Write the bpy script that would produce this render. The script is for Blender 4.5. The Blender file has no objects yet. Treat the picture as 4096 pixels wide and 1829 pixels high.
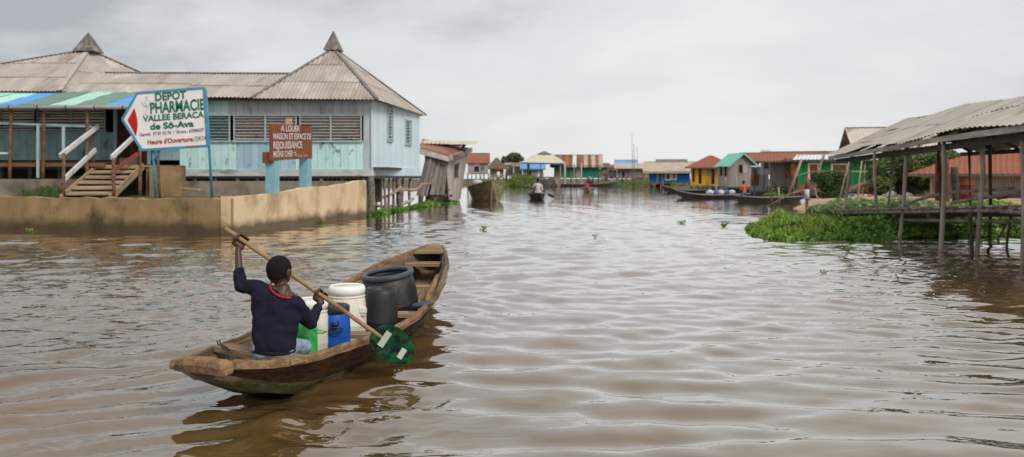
import bpy, bmesh, math, random
import numpy as np
from mathutils import Vector, Matrix, Euler, noise

random.seed(7); rng = np.random.default_rng(7)
SC = bpy.context.scene
COL = SC.collection
R = math.radians
# ------------------------------------------------------------------ camera
F = 796.4; H = 1.6; K = 2.5146
cam = bpy.data.cameras.new('camera'); co = bpy.data.objects.new('camera', cam); COL.objects.link(co)
co.location = (0, 0, H); co.rotation_euler = (R(90), 0, 0)
cam.lens = 28; cam.sensor_width = 36; cam.shift_y = -0.0503; cam.clip_end = 3000; cam.clip_start = 0.05
cam.dof.use_dof = True; cam.dof.focus_distance = 6.3; cam.dof.aperture_fstop = 2.4
SC.camera = co
# ------------------------------------------------------------------ sky, sun, exposure
SUN_EL, SUN_AZ = R(42), R(140)      # azimuth measured from +Y towards +X: high, behind the viewer and to the right
w = bpy.data.worlds.new('World'); SC.world = w; w.use_nodes = True
nt = w.node_tree; nt.nodes.clear()
def N(t, nt=None, **kw):
    n = nt.nodes.new(t)
    for k, v in kw.items(): setattr(n, k, v)
    return n
def wn(t, **kw): return N(t, nt, **kw)
L = nt.links.new
sky = wn('ShaderNodeTexSky', sky_type='NISHITA', sun_disc=False)
sky.sun_elevation = SUN_EL; sky.sun_rotation = SUN_AZ
sky.air_density = 1.5; sky.dust_density = 4.0
b1 = wn('ShaderNodeBackground'); b1.inputs[1].default_value = 0.05; L(sky.outputs[0], b1.inputs[0])
tc = wn('ShaderNodeTexCoord'); sep = wn('ShaderNodeSeparateXYZ'); L(tc.outputs['Generated'], sep.inputs[0])
zz = wn('ShaderNodeMath', operation='ABSOLUTE'); L(sep.outputs[2], zz.inputs[0])
za = wn('ShaderNodeMath', operation='ADD'); L(zz.outputs[0], za.inputs[0]); za.inputs[1].default_value = 0.30
dx = wn('ShaderNodeMath', operation='DIVIDE'); L(sep.outputs[0], dx.inputs[0]); L(za.outputs[0], dx.inputs[1])
dy = wn('ShaderNodeMath', operation='DIVIDE'); L(sep.outputs[1], dy.inputs[0]); L(za.outputs[0], dy.inputs[1])
cb = wn('ShaderNodeCombineXYZ'); L(dx.outputs[0], cb.inputs[0]); L(dy.outputs[0], cb.inputs[1])
mp = wn('ShaderNodeMapping'); L(cb.outputs[0], mp.inputs[0]); mp.inputs['Location'].default_value = (11.25, 25.55, 0); mp.inputs['Scale'].default_value = (.62, .75, 1)
n1 = wn('ShaderNodeTexNoise'); L(mp.outputs[0], n1.inputs['Vector']); n1.inputs['Scale'].default_value = 1.0; n1.inputs['Detail'].default_value = 6; n1.inputs['Roughness'].default_value = .56; n1.inputs['Distortion'].default_value = .35
rp = wn('ShaderNodeValToRGB'); L(n1.outputs[0], rp.inputs[0])
rp.color_ramp.elements[0].position = .37; rp.color_ramp.elements[0].color = (.275, .295, .315, 1)
rp.color_ramp.elements[1].position = .66; rp.color_ramp.elements[1].color = (.535, .539, .540, 1)
e = rp.color_ramp.elements.new(.50); e.color = (.455, .465, .474, 1)
b2 = wn('ShaderNodeBackground'); b2.inputs[1].default_value = 1.0; L(rp.outputs[0], b2.inputs[0])
mx = wn('ShaderNodeMixShader'); mx.inputs[0].default_value = 0.95; L(b1.outputs[0], mx.inputs[1]); L(b2.outputs[0], mx.inputs[2])
ow = wn('ShaderNodeOutputWorld'); L(mx.outputs[0], ow.inputs[0])
sl = bpy.data.lights.new('sun', 'SUN'); sl.energy = 1.5; sl.angle = R(22); sl.color = (1, .965, .91)
so = bpy.data.objects.new('sun', sl); COL.objects.link(so)
sd = Vector((math.cos(SUN_EL)*math.sin(SUN_AZ), math.cos(SUN_EL)*math.cos(SUN_AZ), math.sin(SUN_EL)))
so.rotation_euler = sd.to_track_quat('Z', 'Y').to_euler(); so.location = sd*60
vs = SC.view_settings; vs.view_transform = 'Standard'; vs.look = 'None'; vs.exposure = 0.70; vs.gamma = 1.0; vs.use_curve_mapping = False
SC.render.engine = 'CYCLES'
# ------------------------------------------------------------------ helpers
def at(vx, vy, Y):
    return Vector(((vx/K-512)/F*Y, Y, H-(vy/K-177)/F*Y))
def on(vx, vy, z=0.0):
    Y = (H-z)*F/(vy/K-177); return Vector(((vx/K-512)/F*Y, Y, z))
def s2l(r, g, b):
    f = lambda c: (c/255/12.92) if c <= 10 else ((c/255+.055)/1.055)**2.4
    return (f(r), f(g), f(b))
U = random.uniform
CH = {}
def tag(o, label=None, cat=None, group=None, kind=None):
    if label: o['label'] = label
    if cat: o['category'] = cat
    if group: o['group'] = group
    if kind: o['kind'] = kind
    return o
def thing(name, label, cat, loc=(0, 0, 0), rz=0.0, group=None, local=False):
    o = bpy.data.objects.new(name, None); COL.objects.link(o); o.empty_display_size = .2
    m = Matrix.Translation(Vector(loc)) @ Matrix.Rotation(rz, 4, 'Z')
    o.matrix_world = m
    CH[o] = Matrix() if local else m.inverted()
    return tag(o, label, cat, group)
def obj(name, me, mat=None, parent=None, B=None):
    o = bpy.data.objects.new(name, me); COL.objects.link(o)
    if mat is not None:
        if not me.materials: me.materials.append(mat)
        elif me.materials[0] is not mat:
            o.material_slots[0].link = 'OBJECT'; o.material_slots[0].material = mat
    B = Matrix() if B is None else B
    if parent is not None:
        o.parent = parent; o.matrix_local = CH[parent] @ B
    else:
        o.matrix_world = B
    CH[o] = B.inverted()
    return o
class MB:
    def __init__(s): s.v = []; s.f = []
    def add(s, vs, fs):
        n = len(s.v); s.v += [tuple(v) for v in vs]; s.f += [tuple(i+n for i in f) for f in fs]
    def box(s, c, d, M=None):
        x, y, z = d[0]/2, d[1]/2, d[2]/2; c = Vector(c)
        vs = [Vector(p) for p in ((-x,-y,-z),(x,-y,-z),(x,y,-z),(-x,y,-z),(-x,-y,z),(x,-y,z),(x,y,z),(-x,y,z))]
        if M is not None: vs = [M @ v for v in vs]
        s.add([c+v for v in vs], BOXF)
    def hexa(s, vs): s.add(vs, BOXF)
    def beam(s, p0, p1, w, h, up=(0, 0, 1)):
        p0, p1 = Vector(p0), Vector(p1); a = (p1-p0).normalized(); up = Vector(up)
        if abs(a.dot(up)) > .98: up = Vector((0, 1, 0))
        b = up.cross(a).normalized()*w/2; c = a.cross(b.normalized()).normalized()*h/2
        s.add([p0-b-c, p1-b-c, p1+b-c, p0+b-c, p0-b+c, p1-b+c, p1+b+c, p0+b+c], BOXF)
    def tube(s, pts, rad, n=8, cap=True):
        pts = [Vector(p) for p in pts]
        if not hasattr(rad, '__len__'): rad = [rad]*len(pts)
        vs, fs = [], []; ref = None
        for i, p in enumerate(pts):
            a = (pts[min(i+1, len(pts)-1)]-pts[max(i-1, 0)]).normalized()
            if ref is None: ref = Vector((0, 0, 1)) if abs(a.z) < .9 else Vector((1, 0, 0))
            b = (ref-a*ref.dot(a)).normalized(); ref = b; c = a.cross(b)
            for k in range(n):
                t = 2*math.pi*k/n; vs.append(p+(b*math.cos(t)+c*math.sin(t))*rad[i])
        m = len(pts)
        for i in range(m-1):
            for k in range(n):
                k2 = (k+1) % n; fs.append((i*n+k, i*n+k2, (i+1)*n+k2, (i+1)*n+k))
        if cap: fs.append(tuple(range(n-1, -1, -1))); fs.append(tuple((m-1)*n+k for k in range(n)))
        s.add(vs, fs)
    def lathe(s, prof, n=24, c=(0, 0, 0)):
        vs, fs = [], []; c = Vector(c)
        for r, z in prof:
            for k in range(n):
                t = 2*math.pi*k/n; vs.append(c+Vector((r*math.cos(t), r*math.sin(t), z)))
        for i in range(len(prof)-1):
            for k in range(n):
                k2 = (k+1) % n; fs.append((i*n+k, i*n+k2, (i+1)*n+k2, (i+1)*n+k))
        s.add(vs, fs)
    def prism(s, poly, ext):
        ext = Vector(ext); n = len(poly); a = [Vector(p) for p in poly]
        s.add(a+[p+ext for p in a], [tuple(range(n-1, -1, -1)), tuple(range(n, 2*n))]+[(i, (i+1) % n, n+(i+1) % n, n+i) for i in range(n)])
    def mesh(s, name, smooth=False, fix=True):
        me = bpy.data.meshes.new(name); me.from_pydata(s.v, [], s.f)
        if fix:
            b = bmesh.new(); b.from_mesh(me); bmesh.ops.recalc_face_normals(b, faces=b.faces); b.to_mesh(me); b.free()
        if smooth:
            for p in me.polygons: p.use_smooth = True
        return me
    def build(s, name, mat, parent=None, smooth=False, B=None, fix=True):
        return obj(name, s.mesh(name, smooth, fix), mat, parent, B)
BOXF = [(0,3,2,1),(4,5,6,7),(0,1,5,4),(1,2,6,5),(2,3,7,6),(3,0,4,7)]
UNIT = {}
def unit(mat):
    if mat.name not in UNIT:
        m = MB(); m.box((0, 0, 0), (1, 1, 1)); me = m.mesh('board'); me.materials.append(mat); UNIT[mat.name] = me
    return UNIT[mat.name]
def bx(name, mat, parent, c, d, rot=(0, 0, 0)):
    B = Matrix.Translation(Vector(c)) @ Euler(rot).to_matrix().to_4x4() @ Matrix.Diagonal((*d, 1))
    return obj(name, unit(mat), None, parent, B)
def bar(name, mat, parent, p0, p1, w, h, up=(0, 0, 1)):
    p0, p1 = Vector(p0), Vector(p1); a = (p1-p0); l = a.length; a.normalize(); up = Vector(up)
    if abs(a.dot(up)) > .98: up = Vector((0, 1, 0))
    b = up.cross(a).normalized(); c = a.cross(b)
    M = Matrix((a, b, c)).transposed().to_4x4()
    return obj(name, unit(mat), None, parent, Matrix.Translation((p0+p1)/2) @ M @ Matrix.Diagonal((l, w, h, 1)))
def pole(name, mat, parent, p0, p1, r0, r1=None, bend=.03, n=8, seg=5, base_mb=None):
    p0, p1 = Vector(p0), Vector(p1); r1 = r0*.85 if r1 is None else r1
    m = base_mb or MB(); l = (p1-p0).length; o = Vector((U(-1, 1), U(-1, 1), 0))*bend*l
    pts = []; rs = []
    for i in range(seg+1):
        t = i/seg; pts.append(p0.lerp(p1, t)+o*math.sin(math.pi*t)+Vector((U(-1, 1), U(-1, 1), 0))*r0*.22*(0 < i < seg)); rs.append((r0+(r1-r0)*t)*U(.9, 1.1))
    m.tube(pts, rs, n)
    if base_mb: return
    return m.build(name, mat, parent, True)
# ------------------------------------------------------------------ materials
MATS = {}
def mat(name, c1, c2=None, c3=None, rough=.8, scale=(2, 2, 2), coord='world', bump=.15, rnd=.12, spec=.3, metal=0, big=.35, stain=(.52, .62), detail=5, bdist=.01, mid=(.35, .65), alpha=1, sss=0):
    m = bpy.data.materials.new(name); m.use_nodes = True; t = m.node_tree; l = t.links.new
    p = t.nodes['Principled BSDF']; p.inputs['Roughness'].default_value = rough; p.inputs['Specular IOR Level'].default_value = spec; p.inputs['Metallic'].default_value = metal
    c2 = c2 or tuple(x*.75 for x in c1)
    if coord == 'world': v = N('ShaderNodeNewGeometry', t).outputs['Position']
    else: v = N('ShaderNodeTexCoord', t).outputs['Object']
    oi = N('ShaderNodeObjectInfo', t)
    mpn = N('ShaderNodeMapping', t); l(v, mpn.inputs[0]); mpn.inputs['Scale'].default_value = scale
    ad = N('ShaderNodeVectorMath', t, operation='ADD'); l(mpn.outputs[0], ad.inputs[0])
    mu = N('ShaderNodeMath', t, operation='MULTIPLY'); l(oi.outputs['Random'], mu.inputs[0]); mu.inputs[1].default_value = 37.0
    l(mu.outputs[0], ad.inputs[1])
    n = N('ShaderNodeTexNoise', t); l(ad.outputs[0], n.inputs['Vector']); n.inputs['Scale'].default_value = 1; n.inputs['Detail'].default_value = detail; n.inputs['Roughness'].default_value = .62
    r = N('ShaderNodeValToRGB', t); l(n.outputs[0], r.inputs[0])
    r.color_ramp.elements[0].position = mid[0]; r.color_ramp.elements[0].color = (*c2, 1)
    r.color_ramp.elements[1].position = mid[1]; r.color_ramp.elements[1].color = (*c1, 1)
    out = r.outputs[0]
    if c3:
        n2 = N('ShaderNodeTexNoise', t); l(ad.outputs[0], n2.inputs['Vector']); n2.inputs['Scale'].default_value = big; n2.inputs['Detail'].default_value = 7; n2.inputs['Roughness'].default_value = .65
        r2 = N('ShaderNodeValToRGB', t); l(n2.outputs[0], r2.inputs[0]); r2.color_ramp.elements[0].position = stain[0]; r2.color_ramp.elements[1].position = stain[1]
        mxx = N('ShaderNodeMix', t, data_type='RGBA'); l(r2.outputs[0], mxx.inputs[0]); l(out, mxx.inputs[6]); mxx.inputs[7].default_value = (*c3, 1); out = mxx.outputs[2]
    if rnd:
        mr = N('ShaderNodeMapRange', t); l(oi.outputs['Random'], mr.inputs[0]); mr.inputs[3].default_value = 1-rnd; mr.inputs[4].default_value = 1+rnd
        hs = N('ShaderNodeHueSaturation', t); l(out, hs.inputs['Color']); l(mr.outputs[0], hs.inputs['Value']); out = hs.outputs[0]
    l(out, p.inputs['Base Color'])
    if bump:
        b = N('ShaderNodeBump', t); b.inputs['Strength'].default_value = bump; b.inputs['Distance'].default_value = bdist; l(n.outputs[0], b.inputs['Height']); l(b.outputs[0], p.inputs['Normal'])
    MATS[name] = m; return m
M = MATS
def wood(name, c, dark=.55, stain=None, scale=(3, 7, 7), rnd=.18, **k):
    k.setdefault('mid', (.40, .62)); k.setdefault('detail', 9)
    return mat(name, c, tuple(x*dark for x in c), stain, rough=.85, scale=scale, coord='object', bump=.3, rnd=rnd, **k)
# ------------------------------------------------------------------ corrugated sheets
def clip_iv(poly, u):
    ys = []
    n = len(poly)
    for i in range(n):
        (a, b), (c, d) = poly[i], poly[(i+1) % n]
        if (a <= u <= c) or (c <= u <= a):
            if abs(c-a) < 1e-9: ys += [b, d]
            else: ys.append(b+(d-b)*(u-a)/(c-a))
    return (min(ys), max(ys)) if len(ys) > 1 else None
def corr_mesh(O, Uv, Vv, poly, wave, amp, u0, u1, v0, v1, spw=4, lift=0.0, tilt=0.0):
    O, Uv, Vv = Vector(O), Vector(Uv).normalized(), Vector(Vv).normalized(); Nn = Uv.cross(Vv)
    if Nn.z < 0: Nn = -Nn
    n = max(2, int(round((u1-u0)/wave*spw))); vs = []; fs = []; prev = None
    for i in range(n+1):
        u = u0+(u1-u0)*i/n; iv = clip_iv(poly, u)
        if iv is None: prev = None; continue
        a, b = max(iv[0], v0), min(iv[1], v1)
        if b-a < .02: prev = None; continue
        h = amp*math.sin(2*math.pi*u/wave)+lift+tilt*(u-u0); k = len(vs)
        vs += [O+Uv*u+Vv*a+Nn*h, O+Uv*u+Vv*((a+b)/2)+Nn*(h-.006), O+Uv*u+Vv*b+Nn*(h-.012)]
        if prev is not None: fs += [(prev, k, k+1, prev+1), (prev+1, k+1, k+2, prev+2)]
        prev = k
    return vs, fs
def corr(name, parent, mt, O, Uv, Vv, poly, wave=.16, amp=.022, sheet=None, jitter=.01, single=False):
    """corrugated roof or wall face; sheet=(width,length) splits it in separate sheets, else one mesh"""
    us = [p[0] for p in poly]; vs_ = [p[1] for p in poly]; u0, u1, v0, v1 = min(us), max(us), min(vs_), max(vs_)
    out = []
    if not sheet: sheet = (u1-u0+1, v1-v0+1)
    nu, nv = max(1, math.ceil((u1-u0)/sheet[0]-.01)), max(1, math.ceil((v1-v0)/sheet[1]-.01))
    for i in range(nu):
        for j in range(nv):
            a, b = u0+(u1-u0)*i/nu, u0+(u1-u0)*(i+1)/nu; c, d = v0+(v1-v0)*j/nv, v0+(v1-v0)*(j+1)/nv
            vv, ff = corr_mesh(O, Uv, Vv, poly, wave, amp, a, min(b+.03*(nu > 1), u1), c-(.0 if j == 0 else .12), d, lift=.014*j+U(0, jitter)*(nu*nv > 1)+.004*(i % 2), tilt=U(-1, 1)*jitter*.4*(nu*nv > 1))
            if len(ff) < 2: continue
            m = MB(); m.add(vv, ff); me = m.mesh(name, True, fix=False); out.append(obj(name, me, mt[random.randrange(len(mt))] if isinstance(mt, (list, tuple)) else mt, parent))
    return out
def plank_wall(mb, O, Uv, width, z0, z1, pw=.2, openings=(), t=.03, gap=.006, nrm=None, jit=.01):
    """vertical planks with gaps; z1 number or function of u; openings (u0,u1,z0,z1)"""
    O, Uv = Vector(O), Vector(Uv).normalized(); nrm = Vector(nrm) if nrm else Uv.cross(Vector((0, 0, 1)))
    n = max(1, round(width/pw)); p = width/n
    cuts = [i*p for i in range(n+1)]
    for a in openings:
        for e in a[:2]:
            if 0 < e < width: cuts.append(e)
    cuts = sorted(set(round(c, 4) for c in cuts))
    for a, b in zip(cuts[:-1], cuts[1:]):
        if b-a < .02: continue
        top = z1((a+b)/2) if callable(z1) else z1
        ta = z1(a) if callable(z1) else z1; tb = z1(b) if callable(z1) else z1
        segs = [(z0, None)]; iv = sorted((o[2], o[3]) for o in openings if o[0] < (a+b)/2 < o[1])
        cur = z0; pieces = []
        for c, d in iv:
            if c > cur+.02: pieces.append((cur, c, c))
            cur = max(cur, d)
        if cur < top-.02: pieces.append((cur, ta, tb))
        off = nrm*U(-jit, jit)
        for c, da, db in pieces:
            g = gap; zz0 = c+(U(-jit, jit) if c == z0 else 0)
            A = O+Uv*(a+g/2)+off; Bq = O+Uv*(b-g/2)+off
            mb.hexa([A+nrm*0+Vector((0,0,zz0)), Bq+Vector((0,0,zz0)), Bq-nrm*t+Vector((0,0,zz0)), A-nrm*t+Vector((0,0,zz0)),
                     A+Vector((0,0,da)), Bq+Vector((0,0,db)), Bq-nrm*t+Vector((0,0,db)), A-nrm*t+Vector((0,0,da))])
def text(name, s, mt, parent, O, Uv, Vv, height, width=None, bold=0.0, ext=.004, shear=0.0, align='LEFT'):
    cu = bpy.data.curves.new('t', 'FONT'); cu.body = s; cu.size = 1; cu.extrude = 0; cu.offset = bold; cu.shear = shear; cu.resolution_u = 3
    to = bpy.data.objects.new('t', cu); COL.objects.link(to)
    dg = bpy.context.evaluated_depsgraph_get(); dg.update()
    me = bpy.data.meshes.new_from_object(to.evaluated_get(dg)); bpy.data.objects.remove(to); me.name = name
    co_ = np.empty(len(me.vertices)*3); me.vertices.foreach_get('co', co_); co_ = co_.reshape(-1, 3)
    mn, mxv = co_.min(0), co_.max(0); sy = height/(.72 if True else 1); sx = (width/(mxv[0]-mn[0])) if width else sy
    Uv, Vv, O = Vector(Uv).normalized(), Vector(Vv).normalized(), Vector(O); Nn = Uv.cross(Vv).normalized()
    P = np.array(O)[None]+np.outer((co_[:, 0]-mn[0])*sx, np.array(Uv))+np.outer(co_[:, 1]*sy, np.array(Vv))+np.array(Nn)[None]*ext
    me.vertices.foreach_set('co', P.ravel()); me.update()
    me.materials.clear(); return obj(name, me, mt, parent)
# ------------------------------------------------------------------ rounded bodies: union of tapered capsules, voxel remeshed
def capsule(b, p0, p1, r0, r1, n=14, flat=None):
    p0, p1 = Vector(p0), Vector(p1); a = p1-p0; l = a.length; a = a/l if l > 1e-6 else Vector((0, 0, 1))
    ref = Vector((0, 0, 1)) if abs(a.z) < .9 else Vector((0, 1, 0)); e1 = (ref-a*ref.dot(a)).normalized(); e2 = a.cross(e1)
    prof = [(-math.pi/2+math.pi/2*i/4, 0) for i in range(5)]+[(math.pi/2*i/4, 1) for i in range(5)]
    vs = []
    for th, s in prof:
        c = p1 if s else p0; r = r1 if s else r0
        vs.append([b.verts.new(c+a*math.sin(th)*r+(e1*math.cos(2*math.pi*k/n)+e2*math.sin(2*math.pi*k/n))*max(r*math.cos(th), 1e-4)) for k in range(n)])
    for i in range(len(vs)-1):
        for k in range(n):
            b.faces.new((vs[i][k], vs[i][(k+1) % n], vs[i+1][(k+1) % n], vs[i+1][k]))
    b.faces.new(vs[0][::-1]); b.faces.new(vs[-1])
def blob(name, caps, ells, voxel, mt, parent, smooth=6, wr=0.0, wscale=9, B=None):
    b = bmesh.new()
    for c in caps: capsule(b, *c)
    for c, r, rot in ells:
        mm = Matrix.Translation(Vector(c)) @ Euler(rot).to_matrix().to_4x4() @ Matrix.Diagonal((*r, 1))
        bmesh.ops.create_uvsphere(b, u_segments=20, v_segments=14, radius=1, matrix=mm)
    bmesh.ops.recalc_face_normals(b, faces=b.faces)
    me = bpy.data.meshes.new(name); b.to_mesh(me); b.free()
    o = bpy.data.objects.new('tmp', me); COL.objects.link(o)
    md = o.modifiers.new('r', 'REMESH'); md.mode = 'VOXEL'; md.voxel_size = voxel
    if smooth: ms = o.modifiers.new('s', 'SMOOTH'); ms.factor = .5; ms.iterations = smooth
    dg = bpy.context.evaluated_depsgraph_get(); dg.update()
    m2 = bpy.data.meshes.new_from_object(o.evaluated_get(dg)); bpy.data.objects.remove(o); m2.name = name
    if wr:
        n_ = np.empty(len(m2.vertices)*3); m2.vertices.foreach_get('normal', n_); n_ = n_.reshape(-1, 3)
        for i, v in enumerate(m2.vertices):
            q = v.co*wscale; h = noise.noise(Vector((q.x, q.y, q.z*1.6)))+.5*noise.noise(q*2.3)+1.1*(.35-abs(noise.noise(Vector((q.x*.55+q.z*.4, q.y*.5, q.z*.95-q.x*.4)))))
            v.co += Vector(n_[i])*h*wr
    for p in m2.polygons: p.use_smooth = True
    m2.materials.clear()
    return obj(name, m2, mt, parent, B)
# ------------------------------------------------------------------ palette
mat('mint_board', (.53, .76, .73), (.45, .67, .65), (.13, .16, .17), rough=.7, scale=(3, 3, 2), bump=.12, rnd=.09, big=.7, stain=(.585, .66))
mat('blue_board', (.36, .50, .60), (.31, .47, .52), (.16, .20, .22), rough=.7, scale=(2.5, 2.5, 1.5), bump=.12, rnd=.07, big=.8, stain=(.60, .70))
mat('grey_board', (.47, .51, .52), (.38, .42, .43), (.22, .22, .22), rough=.8, scale=(2.5, 2.5, .8), bump=.15, rnd=.10, big=.9, stain=(.56, .72))
mat('pale_board', (.63, .73, .79), (.55, .65, .71), (.33, .36, .38), rough=.7, scale=(3, 3, .5), bump=.12, rnd=.06, big=.9, stain=(.60, .8))
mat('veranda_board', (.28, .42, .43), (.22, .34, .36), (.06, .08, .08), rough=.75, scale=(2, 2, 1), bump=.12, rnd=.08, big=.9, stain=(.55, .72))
mat('skirt_board', (.52, .53, .52), (.42, .43, .43), (.15, .15, .15), rough=.8, scale=(1.5, 1.5, 5), bump=.15, rnd=.06, big=.6, stain=(.55, .7))
mat('slat', (.72, .68, .66), (.60, .57, .56), (.16, .16, .16), rough=.8, scale=(2.2, 2, 8), bump=.1, rnd=.12, big=.5, stain=(.58, .68))
mat('slat_mint', (.36, .55, .50), (.30, .46, .43), rough=.8, scale=(2.2, 2, 8), rnd=.08)
mat('frame_grey', (.42, .48, .48), (.34, .39, .40), rough=.8, rnd=.06)
mat('blue_trim', (.05, .17, .36), (.04, .13, .26), rough=.6, rnd=.05)
mat('dark_inside', (.02, .019, .018), (.012, .012, .012), rough=.95, rnd=0, bump=0)  # near-black colour stands in for the unlit rooms
mat('roof_metal', (.44, .38, .335), (.36, .31, .27), (.25, .195, .15), rough=.72, scale=(1.6, .55, .8), bump=.05, rnd=.07, spec=.25, big=.55, stain=(.52, .68))
mat('roof_metal_b', (.41, .36, .32), (.34, .295, .26), (.56, .49, .43), rough=.72, scale=(1.6, .55, .8), bump=.05, rnd=.07, spec=.25, big=.55, stain=(.52, .70))
mat('roof_cap', (.13, .12, .115), (.24, .22, .20), rough=.7, rnd=.08)
mat('finial_metal', (.20, .17, .14), (.08, .075, .07), (.30, .27, .22), rough=.7, scale=(9, 9, 1), rnd=.05)
mat('pier_metal', (.54, .475, .405), (.43, .375, .315), (.17, .13, .10), rough=.6, scale=(.8, 1.6, .8), bump=.05, rnd=.08, spec=.3, big=.6, stain=(.56, .72))
for n_, c_ in (('strip_blue', (.11, .33, .70)), ('strip_mint', (.42, .70, .56)), ('strip_green', (.155, .27, .20)), ('strip_pale', (.45, .74, .62))):
    mat(n_, c_, tuple(x*.85 for x in c_), rough=.5, rnd=.05, bump=.03)
mat('gutter', (.33, .31, .32), (.25, .22, .22), rough=.6, rnd=.06)
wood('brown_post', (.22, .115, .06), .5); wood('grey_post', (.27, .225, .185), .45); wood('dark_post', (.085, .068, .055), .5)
wood('pale_branch', (.46, .33, .225), .6); wood('step_wood', (.48, .345, .205), .7, (.20, .16, .12)); wood('red_door', (.10, .028, .012), .5)
mat('white_paint', (.70, .70, .70), (.58, .58, .59), (.36, .33, .30), rough=.6, scale=(3, 3, 3), rnd=.06, stain=(.58, .7))
mat('red_rail', (.32, .07, .05), (.24, .05, .04), rough=.6)
mat('earth', (.17, .115, .07), (.10, .07, .045), (.08, .09, .03), rough=.95, scale=(1.2, 1.2, 1.2), bump=.5, bdist=.05, rnd=0)
mat('sand', (.50, .33, .19), (.40, .27, .16), (.22, .18, .10), rough=.95, scale=(1.2, 1.2, 1.2), bump=.5, bdist=.05, rnd=0, stain=(.52, .68))
mat('sign_white', (.76, .72, .71), (.68, .64, .63), rough=.55, rnd=0, bump=.03); mat('sign_blue', (.07, .30, .45), (.05, .20, .32), (.18, .12, .10), rough=.6, rnd=0, scale=(4, 4, 4), stain=(.6, .7))
mat('sign_green', (.006, .16, .085), (.004, .12, .06), rough=.6, rnd=0, bump=0); mat('sign_red', (.50, .008, .012), (.42, .006, .01), rough=.5, rnd=0, bump=0)
mat('sign_redtext', (.45, .03, .03), (.35, .02, .03), rough=.6, rnd=0, bump=0); mat('sign_black', (.03, .035, .045), (.06, .06, .07), rough=.6, rnd=0, bump=0); mat('sign_faint', (.50, .53, .53), (.45, .48, .48), rough=.6, rnd=0, bump=0)
mat('rust_board', (.24, .078, .034), (.19, .055, .026), (.12, .035, .02), rough=.7, scale=(2, 2, 2), rnd=0, stain=(.56, .7)); mat('chalk', (.68, .64, .60), (.55, .48, .44), rough=.8, rnd=0, bump=0, scale=(14, 14, 14))
mat('blue_column', (.22, .42, .49), (.18, .34, .41), (.30, .30, .27), rough=.75, scale=(2, 2, 2), rnd=.05, stain=(.56, .66))
# concrete with a damp band of algae near the water and moss blotches
def concrete(name, c1, c2, moss, wet=.36):
    m = mat(name, c1, c2, moss, rough=.9, scale=(1.5, 1.5, 1.1), bump=.5, bdist=.04, rnd=.04, big=.55, stain=(.50, .66), detail=8)
    t = m.node_tree; l = t.links.new; p = t.nodes['Principled BSDF']; src = p.inputs['Base Color'].links[0].from_socket
    g = N('ShaderNodeNewGeometry', t); s = N('ShaderNodeSeparateXYZ', t); l(g.outputs['Position'], s.inputs[0])
    n = N('ShaderNodeTexNoise', t); l(g.outputs['Position'], n.inputs['Vector']); n.inputs['Scale'].default_value = 1.7; n.inputs['Detail'].default_value = 5
    a = N('ShaderNodeMath', t, operation='MULTIPLY_ADD'); l(n.outputs[0], a.inputs[0]); a.inputs[1].default_value = -.5; l(s.outputs[2], a.inputs[2])
    r = N('ShaderNodeMapRange', t); l(a.outputs[0], r.inputs[0]); r.inputs[1].default_value = wet-.42; r.inputs[2].default_value = wet-.18; r.inputs[3].default_value = .85; r.inputs[4].default_value = 0
    x = N('ShaderNodeMix', t, data_type='RGBA'); l(r.outputs[0], x.inputs[0]); l(src, x.inputs[6]); x.inputs[7].default_value = (.055, .04, .022, 1); l(x.outputs[2], p.inputs['Base Color'])
    return m
concrete('wall_front', (.33, .225, .115), (.235, .155, .075), (.075, .058, .02)); concrete('wall_side', (.72, .545, .365), (.62, .45, .28), (.40, .27, .15)); concrete('plinth', (.26, .22, .165), (.19, .16, .12), (.10, .09, .07))
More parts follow.
